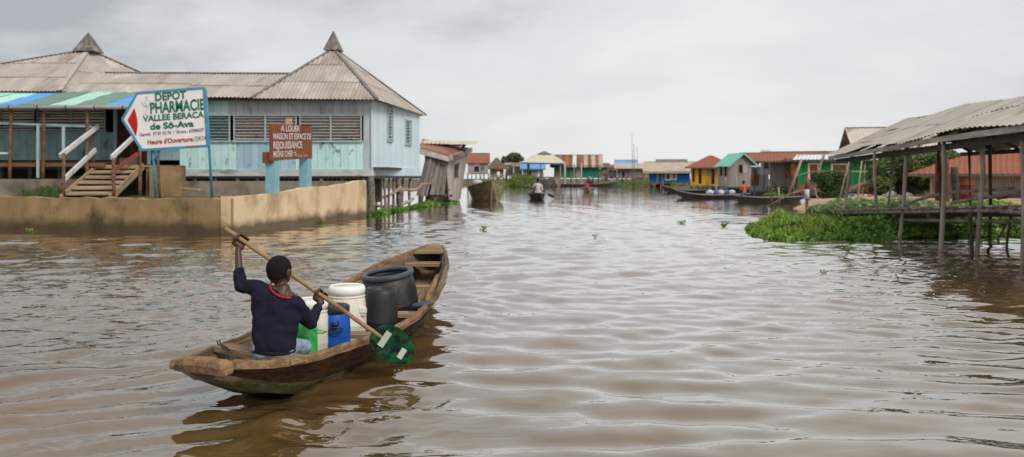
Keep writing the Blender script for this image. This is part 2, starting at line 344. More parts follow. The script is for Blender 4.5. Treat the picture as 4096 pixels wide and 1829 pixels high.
def ripple_mat():
    m = bpy.data.materials.new('muddy_water'); m.use_nodes = True; t = m.node_tree; l = t.links.new; p = t.nodes['Principled BSDF']
    g = N('ShaderNodeNewGeometry', t)
    n0 = N('ShaderNodeTexNoise', t); l(g.outputs['Position'], n0.inputs['Vector']); n0.inputs['Scale'].default_value = .22; n0.inputs['Detail'].default_value = 3
    r = N('ShaderNodeValToRGB', t); l(n0.outputs[0], r.inputs[0]); r.color_ramp.elements[0].position = .35; r.color_ramp.elements[0].color = (.098, .058, .019, 1); r.color_ramp.elements[1].position = .7; r.color_ramp.elements[1].color = (.135, .084, .032, 1)
    l(r.outputs[0], p.inputs['Base Color'])
    p.inputs['Roughness'].default_value = .02; p.inputs['IOR'].default_value = 1.55; p.inputs['Coat Weight'].default_value = 1.0; p.inputs['Coat IOR'].default_value = 1.85; p.inputs['Coat Roughness'].default_value = .0; p.inputs['Specular IOR Level'].default_value = .5
    mp_ = N('ShaderNodeMapping', t); l(g.outputs['Position'], mp_.inputs[0]); mp_.inputs['Scale'].default_value = (1.0, 2.2, 1); mp_.inputs['Rotation'].default_value = (0, 0, .18)
    n1 = N('ShaderNodeTexNoise', t); l(mp_.outputs[0], n1.inputs['Vector']); n1.inputs['Scale'].default_value = 4.2; n1.inputs['Detail'].default_value = 1.5; n1.inputs['Roughness'].default_value = .5; n1.inputs['Distortion'].default_value = .4
    # gust mask: ruffled patches and calmer ones
    n2 = N('ShaderNodeTexNoise', t); l(g.outputs['Position'], n2.inputs['Vector']); n2.inputs['Scale'].default_value = .35; n2.inputs['Detail'].default_value = 3
    r2 = N('ShaderNodeMapRange', t); l(n2.outputs[0], r2.inputs[0]); r2.inputs[1].default_value = .38; r2.inputs[2].default_value = .66; r2.inputs[3].default_value = .25; r2.inputs[4].default_value = 1.0
    at_ = N('ShaderNodeAttribute', t); at_.attribute_name = 'ruffle'
    ad = N('ShaderNodeMath', t, operation='ADD'); l(r2.outputs[0], ad.inputs[0]); l(at_.outputs['Fac'], ad.inputs[1])
    mu = N('ShaderNodeMath', t, operation='MULTIPLY'); l(ad.outputs[0], mu.inputs[0]); mu.inputs[1].default_value = .17
    b = N('ShaderNodeBump', t); b.inputs['Distance'].default_value = .04; l(mu.outputs[0], b.inputs['Strength']); l(n1.outputs[0], b.inputs['Height'])
    l(b.outputs[0], p.inputs['Normal']); l(b.outputs[0], p.inputs['Coat Normal']); MATS['muddy_water'] = m; return m
ripple_mat()
# ------------------------------------------------------------------ canoe stations (used by the water too): Y, centre X, half width, gunwale z, bottom half width, bottom z
ST = np.array([(5.12, -1.985, .19, .395, .06, .31), (5.30, -1.92, .30, .352, .08, .22), (5.65, -1.84, .40, .315, .11, .07), (6.00, -1.765, .455, .305, .15, -.03), (6.50, -1.67, .51, .28, .19, -.09), (7.00, -1.585, .57, .27, .22, -.10),
    (7.50, -1.50, .595, .285, .25, -.10), (8.30, -1.385, .57, .33, .27, -.10), (9.00, -1.305, .525, .42, .27, -.08), (9.80, -1.21, .41, .53, .20, .0), (10.5, -1.10, .215, .61, .10, .20), (10.85, -1.05, .09, .65, .05, .40)])
def st(y): return [np.interp(y, ST[:, 0], ST[:, k]) for k in range(1, 6)]
# ------------------------------------------------------------------ water surface
def water():
    xs = [0.0]
    while xs[-1] < 420: xs.append(xs[-1]+max(.062, .022*(xs[-1]-7)))
    xs = np.array([-x for x in xs[:0:-1]]+xs)
    ys = [-8.0]
    while ys[-1] < 900:
        y = ys[-1]; ys.append(y+max(.30-.26*min(1, max(0, (y+6)/8)), .0065*max(y, 0)))
    ys = np.array(ys)
    X, Y = np.meshgrid(xs, ys); Z = np.zeros_like(X)
    DX = np.maximum(np.gradient(xs)[None, :], np.gradient(ys)[:, None]*.8)
    r = np.random.default_rng(3)
    lens = np.exp(r.uniform(math.log(.20), math.log(1.5), 60))
    for lam in lens:
        th = r.normal(0, .62 if lam < .75 else .36)+math.pi/2+.10; k = 2*math.pi/lam; ph = r.uniform(0, 6.28)
        a = .0039*lam**.62*(.5+1.0*r.random())
        env = .55+.45*np.sin(X*r.uniform(-.5, .5)+Y*r.uniform(-.35, .35)+r.uniform(0, 6.28))
        f = np.clip((lam/DX-3)/3, 0, 1)
        s = np.sin(k*(math.cos(th)*X+math.sin(th)*Y)+ph+.5*np.sin(.9*X+.7*Y+ph))
        Z += a*env*f*(s+.18*np.cos(2*k*(math.cos(th)*X+math.sin(th)*Y)+2*ph))
    def packet(cx, cy, rx, ry, rot, crest, lam, amp, ph=0.0):
        c, s = math.cos(rot), math.sin(rot); ux, uy = (X-cx)*c+(Y-cy)*s, -(X-cx)*s+(Y-cy)*c
        g = np.exp(-(ux/rx)**2-(uy/ry)**2); n_ = (-math.sin(crest), math.cos(crest))
        q = 2*math.pi/lam*(n_[0]*X+n_[1]*Y)+ph+.6*np.sin(1.3*ux+.8*uy); f = np.clip((lam/DX-3)/3, 0, 1)
        return amp*g*f*(np.sin(q)+.3*np.cos(2*q))
    Z += packet(-3.6, 6.1, 2.0, 1.3, .6, .55, .46, .026)+packet(-3.0, 4.7, 1.5, .9, .4, .40, .36, .018, 1.0)      # wake on the near left
    Z += packet(-2.9, 8.2, 1.0, 1.4, .3, .9, .36, .012)+packet(-.45, 8.6, .55, 1.6, -.1, 2.35, .34, .012)+packet(-5.8, 9.0, 3.0, 3.2, 0, .3, .27, .017)+packet(-5.0, 11.0, 3.4, 3.0, 0, -.35, .32, .016, 2.)
    Z += packet(5.6, 8.6, 3.0, 4.2, 0, -.15, .31, .021)+packet(6.5, 11.5, 3.0, 4.0, 0, .25, .26, .010, 1.)+packet(4.3, 5.6, 2.2, 1.6, 0, -.18, .55, .015)+packet(8.5, 14, 3, 4, 0, -.05, .34, .010)
    Z += packet(1.2, 4.4, 1.6, 1.0, .2, .12, .48, .013)+packet(.3, 6.2, 2.0, 1.6, 0, -.1, .7, .014)
    # swirl left by the paddle
    d = np.hypot(X+1.10, (Y-5.15)*.95); a = np.arctan2(Y-5.15, X+1.10)
    Z += np.exp(-(d/.42)**2)*(-.025+.018*np.sin(20*d+2*a))+np.exp(-((d-.48)/.11)**2)*.026*(1+.7*np.cos(a-3.6))
    d2 = np.hypot(X+.75, Y-5.75); a2 = np.arctan2(Y-5.75, X+.75); Z += np.exp(-(d2/.32)**2)*(-.016+.014*np.sin(22*d2-3*a2))
    # the canoe's hull pushes the water aside
    c, hw, zg, hb, zb = st(np.clip(Y, 5.12, 10.85))
    wl = hb+(hw-hb)*np.clip((0-zb)/np.maximum(zg-zb, .05), 0, 1)
    inside = (np.abs(X-c) < wl-.02) & (Y > 5.75) & (Y < 10.0) & (zb < .02)
    edge = np.exp(-np.maximum(np.abs(X-c)-wl, 0)/.10)*((Y > 5.9) & (Y < 9.9))
    Z = Z*(1-.6*edge)+edge*.012; Z[inside] = -.14
    ruf = np.exp(-((X+6.2)/3.4)**2-((Y-10.5)/4.2)**2)*3.4+np.exp(-((X+1.05)/.7)**2-((Y-5.3)/.55)**2)*2.6+np.exp(-((X-7)/3)**2-((Y-10)/5)**2)*.45+np.exp(-((X+2.9)/1.0)**2-((Y-4.9)/.6)**2)*1.2
    nx, ny = len(xs), len(ys); V = np.stack([X, Y, Z], -1).reshape(-1, 3).astype(np.float32)
    i = np.arange(ny-1)[:, None]*nx+np.arange(nx-1)[None]; q = np.stack([i, i+1, i+1+nx, i+nx], -1).reshape(-1, 4).astype(np.int32)
    me = bpy.data.meshes.new('lagoon_water'); me.vertices.add(len(V)); me.vertices.foreach_set('co', V.ravel())
    me.loops.add(q.size); me.loops.foreach_set('vertex_index', q.ravel()); me.polygons.add(len(q)); me.polygons.foreach_set('loop_start', np.arange(0, q.size, 4, dtype=np.int32))
    me.update(calc_edges=True)
    me.polygons.foreach_set('use_smooth', np.ones(len(q), bool))
    at_ = me.attributes.new('ruffle', 'FLOAT', 'POINT'); at_.data.foreach_set('value', ruf.ravel().astype(np.float32))
    print('water quads', len(q))
    tag(obj('water', me, M['muddy_water']), kind='structure')
water()
# ------------------------------------------------------------------ retaining wall, yard
def yard():
    A, Bp, C = on(-260, 574), on(575, 592), on(921, 546)
    t = thing('retaining_wall', 'long stained concrete retaining wall rising from the water in front of the pale blue building', 'wall', (Bp.x, Bp.y, 0))
    d = (A-Bp).normalized(); nb = Vector((d.y, -d.x, 0)); nb = nb if nb.y > 0 else -nb
    m = MB(); n = 44; jt = [U(-.022, .022)-(.05 if random.random() < .08 else 0) for _ in range(n+1)]; jb = [U(-.02, .02) for _ in range(n+1)]
    for i in range(n):       # front run with a hand-cast, slightly uneven top edge
        a, b = Bp.lerp(A, i/n), Bp.lerp(A, (i+1)/n); za, zb_ = 1.0+jt[i]+.02*math.sin(i*.5), 1.0+jt[i+1]+.02*math.sin((i+1)*.5); a, b = a+nb*jb[i], b+nb*jb[i+1]
        m.hexa([a-Vector((0,0,.6)), b-Vector((0,0,.6)), b+nb*.22-Vector((0,0,.6)), a+nb*.22-Vector((0,0,.6)), a+Vector((0,0,za)), b+Vector((0,0,zb_)), b+nb*.22+Vector((0,0,zb_+.01)), a+nb*.22+Vector((0,0,za+.01))])
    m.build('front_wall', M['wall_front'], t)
    d = (C-Bp).normalized(); nb2 = Vector((-d.y, d.x, 0)); nb2 = nb2 if nb2.x < 0 else -nb2
    m = MB(); Lw = (C-Bp).length; pr = [(0, 1.06), (.26, 1.08), (.30, 1.12), (.46, 1.24), (.52, 1.27), (.70, 1.28), (.82, 1.36), (.92, 1.45), (1, 1.47)]
    o = nb2*(-.006)
    xs_ = np.linspace(0, 1, 34); pr = [(x, float(np.interp(x, [p_[0] for p_ in pr], [p_[1] for p_ in pr]))+U(-.016, .016)) for x in xs_]
    for (a, za), (b, zb_) in zip(pr[:-1], pr[1:]):
        a, b = Bp+d*(a*Lw-.004)+o, Bp+d*b*Lw+o
        m.hexa([a-Vector((0,0,.6)), b-Vector((0,0,.6)), b+nb2*.24-Vector((0,0,.6)), a+nb2*.24-Vector((0,0,.6)), a+Vector((0,0,za)), b+Vector((0,0,zb_)), b+nb2*.24+Vector((0,0,zb_)), a+nb2*.24+Vector((0,0,za))])
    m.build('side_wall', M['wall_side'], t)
    g = MB(); q = [(A.x, A.y+.2), (Bp.x-.2, Bp.y+.2), (C.x-.3, C.y-.1), (C.x-.35, 34.2), (-26.5, 34.2), (-26.5, A.y+.2)]
    q = [q[0], q[1], q[2], q[3], q[4]]
    g.prism([(x, y, -.5) for x, y in q], (0, 0, 1.3)); tag(g.build('yard_ground', M['earth']), kind='structure')
    # low inner foundation walls
    p = thing('foundation_wall', 'dark streaked low concrete wall beneath the pale blue building, behind the signs', 'wall', (-10, 33.4, .8))
    m = MB(); m.box((-10.2, 33.4, 1.1), (8.0, .2, .66)); m.build('wall_run', M['plinth'], p)
    m = MB(); m.box((-14.35, 33.2, 1.42), (1.3, .5, 1.32)); m.box((-15.0, 33.5, 1.36), (.6, .4, 1.2)); m.build('block', M['wall_front'], p)
    p = thing('porch_plinth', 'dark low concrete plinth under the veranda posts at the left edge', 'wall', (-21, 32.2, .8))
    m = MB(); m.box((-21.4, 32.1, 1.15), (9.4, .3, .74)); m.build('plinth_wall', M['plinth'], p)
    a, b = at(452, 492, 31.5), at(500, 503, 30.5); a.z = max(a.z, .86); b.z = .86
    l = thing('loose_plank', 'loose orange brown plank lying behind the wall under the pharmacy sign', 'plank', b); bar('board', M['step_wood'], l, a+Vector((0, 0, .3)), b+Vector((0, 0, .25)), .16, .05)
    # grass tuft at the foot of the stairs
    m = MB()
    for i in range(260):
        c = at(118, 474, 30.6)+Vector((U(-.85, .85), U(-.3, .5), 0)); c.z = .8; h = U(.25, .62)*(1-.5*abs(c.x+17.8)/1.2); dxy = Vector((U(-1, 1), U(-1, .3), 0))*h*.7; s = Vector((U(.01, .02), U(-.01, .01), 0))
        m.add([c-s, c+s, c+dxy*.4+Vector((0,0,h*.7))+s*.7, c+dxy*.4+Vector((0,0,h*.7))-s*.7, c+dxy+Vector((0,0,h))], [(0,1,2,3), (3,2,4)])
    mat('grass', (.075, .15, .025), (.04, .085, .015), rough=.7, scale=(3, 3, 3), rnd=0)
    tag(m.build('grass_tuft', M['grass'], fix=False), 'dark green grass tuft growing beside the foot of the wooden stairs', 'grass', kind='stuff')
yard()
# ------------------------------------------------------------------ pharmacy building
def louvre(t, x0, x1, y, z0, z1, n, sm, frame, mull=(), slat_t=.088, tilt=-.75):
    w_ = obj('window', MB_box((x0+x1)/2, y+.10, (z0+z1)/2, x1-x0, .02, z1-z0), M['dark_inside'], t)
    fr = M[frame]
    for a, b in ((x0, x0+.05), (x1-.05, x1)): bx('frame', fr, w_, ((a+b)/2, y-.035, (z0+z1)/2), (b-a, .07, z1-z0))
    bx('frame', fr, w_, ((x0+x1)/2, y-.04, z0-.035), (x1-x0+.1, .10, .07)); bx('frame', fr, w_, ((x0+x1)/2, y-.03, z1+.025), (x1-x0+.1, .08, .05))
    for q in mull: bx('frame', fr, w_, (q, y-.032, (z0+z1)/2), (.07, .066, z1-z0-.004))
    for i in range(n):
        z = z0+(i+.5)*(z1-z0)/n
        bx('slat', M[sm], w_, ((x0+x1)/2, y+.02, z+U(-.006, .006)), (x1-x0-.1, slat_t, .018), (tilt+U(-.06, .06), U(-.003, .003), 0))
    return w_
def MB_box(x, y, z, a, b, c):
    m = MB(); m.box((x, y, z), (a, b, c)); return m.mesh('panel')
FY = 35.0; RX = -6.2          # front wall plane, right front corner
BK = Vector((-4.98, 42.9, 0)) # right back corner
def building():
    t = thing('stilt_building', 'large pale blue plank building with two pyramid roofs and louvred windows, at left', 'building', (-14, 37, 0))
    z0, z1, zt = 1.93, 3.14, 4.96
    # ---- right half, open to view: separate boards
    x = RX
    while x > -14.6:
        w_ = U(.31, .35); a = max(x-w_, -14.6)
        low = 'mint_board' if x > -9.2 else ('blue_board' if -11.9 < x < -9.3 else 'mint_board')
        in_win = (-13.6 < (a+x)/2 < -6.62)
        g = .012
        if in_win:
            bx('plank', M[low], t, ((a+x)/2, FY+.015+U(-.004, .004), (z0+z1)/2), (x-a-g, .03, z1-z0), (0, U(-.002, .002), 0))
            bx('plank', M['grey_board' if x > -12.4 else 'mint_board'], t, ((a+x)/2, FY+.015+U(-.004, .004), (4.32+zt)/2), (x-a-g, .03, zt-4.32))
        else:
            bx('plank', M['mint_board' if x < -7 else 'grey_board'], t, ((a+x)/2, FY+.015, (z0+zt)/2), (x-a-g, .03, zt-z0))
        x = a
    bx('skirt', M['skirt_board'], t, (-10.4, FY-.03, 1.79), (8.4, .05, .30))
    bx('sill_beam', M['dark_post'], t, (-12.0, FY+.1, 1.58), (16, .16, .10))
    louvre(t, -13.55, -12.38, FY, 3.2, 4.28, 8, 'slat_mint', 'frame_grey', tilt=-.75)
    louvre(t, -12.22, -9.45, FY, 3.2, 4.28, 8, 'slat', 'frame_grey', (-10.83,))
    louvre(t, -9.33, -6.60, FY, 3.2, 4.28, 8, 'slat', 'frame_grey', (-7.96,))
    # ---- right side wall
    A = Vector((RX, FY, 0)); d = (BK-A).normalized(); Ls = (BK-A).length; nr = Vector((d.y, -d.x, 0)); ang = math.atan2(d.y, d.x)
    wins = [(.285*Ls, .375*Ls, 3.3, 4.86), (.645*Ls, .775*Ls, 3.25, 4.5)]
    s = .02; i = 0
    while s < Ls:
        w_ = min(U(.26, .31), Ls-s); c = s+w_/2
        segs = [(2.05, zt+.05)]
        for q in wins:
            if q[0] < c < q[1]: segs = [(2.05, q[2]), (q[3], zt+.05)]
        for a, b in segs:
            p = A+d*c+nr*U(-.004, .004); bx('plank', M['pale_board'], t, (p.x, p.y, (a+b)/2), (w_-.012, .03, b-a), (0, 0, ang))
        s += w_
    p = A+d*Ls/2+nr*.035; bx('skirt', M['pale_board'], t, (p.x, p.y, 1.86), (Ls+.06, .05, .40), (0, 0, ang)); bx('trim', M['blue_trim'], t, (p.x, p.y, 1.625), (Ls+.06, .055, .07), (0, 0, ang))
    p = A+nr*.02; bx('corner_board', M['pale_board'], t, (p.x+.03, p.y-.02, 3.5), (.14, .05, 2.95), (0, 0, ang))
    for u0, u1, a, b in wins:
        c = A+d*(u0+u1)/2; Bm = Matrix.Translation((c.x, c.y, (a+b)/2)) @ Matrix.Rotation(ang, 4, 'Z')
        wi = obj('window', MB_box(0, .1, 0, u1-u0, .02, b-a), M['dark_inside'], t, Bm)
        def sub(nm, mt_, cc, dd, rx=0):
            return obj(nm, unit(M[mt_]), None, wi, Bm @ Matrix.Translation(cc) @ Matrix.Rotation(rx, 4, 'X') @ Matrix.Diagonal((*dd, 1)))
        for sx in (-1, 1): sub('frame', 'frame_grey', (sx*(u1-u0)/2, -.05, 0), (.07, .08, b-a+.1))
        for sz in (-1, 1): sub('frame', 'frame_grey', (0, -.05, sz*(b-a)/2), (u1-u0+.1, .084, .07))
        n = int((b-a)/.15)
        for k in range(n): sub('slat', 'pale_board', (0, -.02, a+(k+.5)*(b-a)/n-(a+b)/2), (u1-u0, .13, .02), -.7)
    # ---- left half under the veranda
    x = -14.6
    while x > -26:
        w_ = U(.30, .34); a = x-w_
        if -17.35 < (a+x)/2 < -16.0: x = a; continue
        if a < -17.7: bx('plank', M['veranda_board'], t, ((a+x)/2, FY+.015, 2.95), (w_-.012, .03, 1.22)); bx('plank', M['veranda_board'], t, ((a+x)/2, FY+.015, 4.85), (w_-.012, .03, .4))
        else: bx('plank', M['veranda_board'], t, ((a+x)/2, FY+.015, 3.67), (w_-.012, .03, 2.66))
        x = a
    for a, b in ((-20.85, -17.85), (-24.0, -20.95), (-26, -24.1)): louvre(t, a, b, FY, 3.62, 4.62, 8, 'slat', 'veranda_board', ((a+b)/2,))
    dr = bx('door', M['red_door'], t, (-16.68, FY+.05, 3.42), (1.3, .05, 2.5))
    for k in range(5): bx('plank', M['red_door'], t, (-17.2+k*.26, FY+.012, 3.42), (.245, .03, 2.46))
    bx('door_frame', M['veranda_board'], t, (-17.42, FY-.02, 3.5), (.14, .08, 2.7)); bx('door_frame', M['veranda_board'], t, (-15.94, FY-.02, 3.5), (.14, .08, 2.7))
    bx('floor_beam', M['brown_post'], t, (-21.3, FY-.05, 2.20), (9.2, .12, .18)); bx('floor_beam', M['brown_post'], t, (-21.3, 32.7, 2.1), (9.2, .14, .14))
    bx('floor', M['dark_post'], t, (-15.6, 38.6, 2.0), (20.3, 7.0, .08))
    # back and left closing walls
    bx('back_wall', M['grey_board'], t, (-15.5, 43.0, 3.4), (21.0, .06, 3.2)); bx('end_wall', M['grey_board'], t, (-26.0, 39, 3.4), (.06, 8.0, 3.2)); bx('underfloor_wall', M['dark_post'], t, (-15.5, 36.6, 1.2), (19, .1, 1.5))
    # ---- right pyramid roof
    e = [Vector((-11.25, 34.35, 5.0)), Vector((-5.80, 34.35, 4.93)), Vector((-4.70, 43.6, 4.95)), Vector((-11.3, 43.6, 5.0))]; ap = Vector((-8.72, 38.9, 7.86))
    rm = [M['roof_metal'], M['roof_metal_b']]
    def tri(P, Q, T, wave=.17, sheet=(1.35, 2.05)):
        Uv = (Q-P).normalized(); h = (T-P)-Uv*(T-P).dot(Uv); Vv = h.normalized(); a = (T-P).dot(Uv)
        corr('roof_sheet', t, rm, P, Uv, Vv, [(0, 0), ((Q-P).length, 0), (a, h.length)], wave, .026, sheet)
    tri(e[0], e[1], ap); tri(e[1], e[2], ap); tri(e[2], e[3], ap, .4, None); tri(e[3], e[0], ap, .4, None)
    up = Vector((0, 0, .05))
    for q in e: bar('ridge_cap', M['roof_cap'], t, q+up, ap+up, .16, .035)
    def finial(c, r, h):
        m = MB(); n = 4; m.add([c+Vector((r*math.cos(R(45+90*k)), r*math.sin(R(45+90*k)), 0)) for k in range(4)]+[c+Vector((0, 0, h))], [(0,1,4), (1,2,4), (2,3,4), (3,0,4), (3,2,1,0)])
        f = m.build('finial', M['finial_metal'], t)
        for k in range(4):
            a = c+Vector((r*math.cos(R(45+90*k)), r*math.sin(R(45+90*k)), 0)); bar('hip_strip', M['roof_cap'], f, a, c+Vector((0, 0, h*1.03)), .06, .05)
    finial(ap-Vector((0, 0, .10)), .54, .92)
    # ---- left pyramid roof
    e2 = [Vector((-29.5, 34.6, 5.30)), Vector((-19.65, 34.6, 5.33)), Vector((-15.6, 43.4, 5.2)), Vector((-28.5, 43.4, 5.2))]; ap2 = Vector((-20.9, 39.3, 7.86))
    tri(e2[0], e2[1], ap2, .17, (1.6, 2.2)); tri(e2[1], e2[2], ap2, .2, (1.6, 2.4)); tri(e2[2], e2[3], ap2, .4, None); tri(e2[3], e2[0], ap2, .4, None)
    for q in e2: bar('ridge_cap', M['roof_cap'] if q is not e2[1] else M['roof_metal_b'], t, q+up, ap2+up, .2, .03)
    finial(ap2-Vector((0, 0, .10)), .70, .92)
    # ---- middle roof between them: a long gable
    O = Vector((-21.5, 34.30, 5.08)); rz_ = Vector((-21.5, 37.8, 6.55)); Vv = rz_-O
    corr('roof_sheet', t, rm, O, (1, 0, -.006), Vv, [(7.0, 0), (10.3, 0), (10.3+1.9, Vv.length), (7.0, Vv.length)], .17, .026, (1.5, 2.0)); corr('roof_sheet', t, rm, O, (1, 0, -.006), Vv, [(0, .5), (7.0, .5), (7.0, Vv.length), (0, Vv.length)], .17, .026, (1.5, 1.8))
    O2 = Vector((-20.0, 41.6, 5.05)); V2 = Vector((-20.0, 37.8, 6.55))-O2
    corr('roof_sheet', t, rm, O2, (1, 0, 0), V2, [(0, 0), (11, 0), (11, V2.length), (0, V2.length)], .4, .026)
    bar('ridge_cap', M['roof_cap'], t, (-19.3, 37.8, 6.56), (-10.2, 37.8, 6.52), .2, .05)
    bx('fascia', M['dark_post'], t, (-10.1, 34.5, 4.97), (8.4, .04, .10)); bx('dark_backing', M['dark_inside'], t, (-16.1, 35.6, 3.6), (18.9, .06, 3.1))  # near-black sheet added inside to keep the louvre gaps dark
    # ---- veranda lean-to of coloured strips
    Yt, Yb = 35.0, 32.2; Pt = lambda v: at(v, 231, Yt); Pb = lambda v: at(v, 266, Yb)
    zt_, zb_ = 5.36, 4.50
    O = Vector((0, Yb, zb_)); Vv = Vector((0, Yt-Yb, zt_-zb_))
    xb = [-26.5, -24.6, -23.3, -21.9, -20.95, -20.0, -18.75, -17.75, -16.55, -15.45, -14.3]
    cs = ['strip_green', 'strip_pale', 'strip_mint', 'strip_pale', 'strip_blue', 'strip_green', 'strip_mint', 'strip_green', 'strip_blue', 'strip_green']
    sh = .35   # sheets lie slightly askew
    for (a, b), c in zip(zip(xb[:-1], xb[1:]), cs):
        corr('veranda_sheet', t, M[c], O+Vector((0, 0, U(0, .02))), (1, 0, 0), Vv, [(a, 0), (b+.02, 0), (b+.02+sh, Vv.length), (a+sh, Vv.length)], .13, .018)
    gt = MB(); gt.tube([(-23.3, Yb-.06, zb_-.10), (-14.3, Yb-.06, zb_-.08)], .085, 10); g_ = gt.build('gutter', M['gutter'], t, True)
    for k in range(8):
        mm = MB(); xx = -22.6+k*1.15; mm.tube([(xx, Yb-.06, zb_-.10), (xx+.05, Yb-.06, zb_-.10)], .098, 10); mm.build('gutter_joint', M['dark_post'], g_)
    for v in (25, 108, 218): 
        p0 = at(v, 446, 32.35); pole('post', M['brown_post'], t, (p0.x, 32.35, 1.48), (p0.x+.05, 32.35, 4.5), .07, .06, .008)
    for v, tp in ((155, 375), (262, 392)):
        p0 = at(v/1.013, 440, 32.6)
    for vx_, y0, y1 in ((96, 312, 447), (160, 316, 382)):
        a, b = at(vx_*1.0, y1, 32.5), at(vx_*1.0, y0, 32.5); bar('rail_post', M['frame_grey'], t, a, b, .10, .08)
    bar('rail', M['veranda_board'], t, at(-20, 309, 32.55), at(230, 318, 32.55), .08, .10); bar('rail', M['white_paint'], t, at(-20, 385, 32.5), at(22, 385, 32.5), .06, .07)
    for xx in np.arange(-25, -14.5, 1.3): pole('stilt', M['dark_post'], t, (xx, 34.9, .7), (xx, 34.9, 2.1), .09, .09, .01)
    for k in range(9):
        xx = -14+k*.93; pole('stilt', M['dark_post'] if k % 2 else M['grey_post'], t, (xx, 35.05+U(0, .4), .6), (xx+U(-.05, .05), 35.1, 1.62), .085, .08, .02)
    # short pickets glimpsed below the floor
    for k in range(26):
        xx = -11.4+k*.2; bx('picket', M['grey_post'], t, (xx, 36.4, 1.15), (.10, .03, 1.0), (0, U(-.03, .03), 0))
    # stilts under the right side
    for k in range(11):
        q = A+d*(k+.3)/11*Ls-nr*U(.05, .5); pole('stilt', M['grey_post'] if k % 3 else M['pale_branch'], t, (q.x+U(-.1, .1), q.y, -.5), (q.x, q.y, 1.62), U(.05, .085), None, .03)
    for k in range(12):
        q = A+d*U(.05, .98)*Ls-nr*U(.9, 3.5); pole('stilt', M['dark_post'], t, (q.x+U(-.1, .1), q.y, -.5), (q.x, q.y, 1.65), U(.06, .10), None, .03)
    q = A+nr*.0; pole('stilt', M['grey_post'], t, (RX+.05, FY-.15, -.5), (RX+.02, FY-.12, 1.62), .17, .14, .01, 10)
    # stairs
    X0, X1 = -17.25, -15.35; s_ = bx('stair_landing', M['step_wood'], t, (-16.3, 33.9, 2.06), (1.95, 1.6, .08)); n = 6
    for k in range(n):
        f = k/(n-.5); y = 33.0-f*2.6; z = 2.02-f*1.15
        bx('step', M['step_wood'], t, ((X0+X1)/2+.12*f, y, z), (X1-X0+U(-.05, .05), .50, .06), (R(9), U(-.01, .01), U(-.02, .02)))
        bx('tread_shade', M['brown_post'], t, ((X0+X1)/2+.12*f, y+.17, z-.12), (X1-X0-.1, .03, .17))  # dark brown strip paints the shading under each tread
    for xx in (X0+.02, X1-.02): bar('stringer', M['step_wood'], t, (xx+.12, 30.2, .78), (xx, 33.2, 2.05), .07, .26)
    hr = lambda a, b, m_='white_paint', w_=.09, h_=.17: bar('handrail', M[m_], t, a, b, w_, h_)
    hr(at(151, 392, 30.4), at(246, 318, 33.0)); hr(at(160, 452, 30.4), at(240, 377, 33.0)); hr(at(281, 396, 30.4), at(334, 346, 32.6)); hr(at(288, 428, 31.4), at(345, 388, 33.2), 'red_rail', .05, .18)
    for vx_, ya, yb, Y, mt_ in ((160, 385, 492, 30.35, 'brown_post'), (235, 330, 415, 33.0, 'brown_post'), (286, 398, 492, 30.35, 'brown_post'), (352, 372, 492, 31.2, 'brown_post')):
        a, b = at(vx_, yb, Y), at(vx_, ya, Y); pole('stair_post', M[mt_], t, a, b, .07, .06, .006)
    p = at(190, 405, 33.5); bx('cinder_block', M['plinth'], t, (p.x-.1+1.8, 34.6, 2.27), (.7, .25, .32))
building()
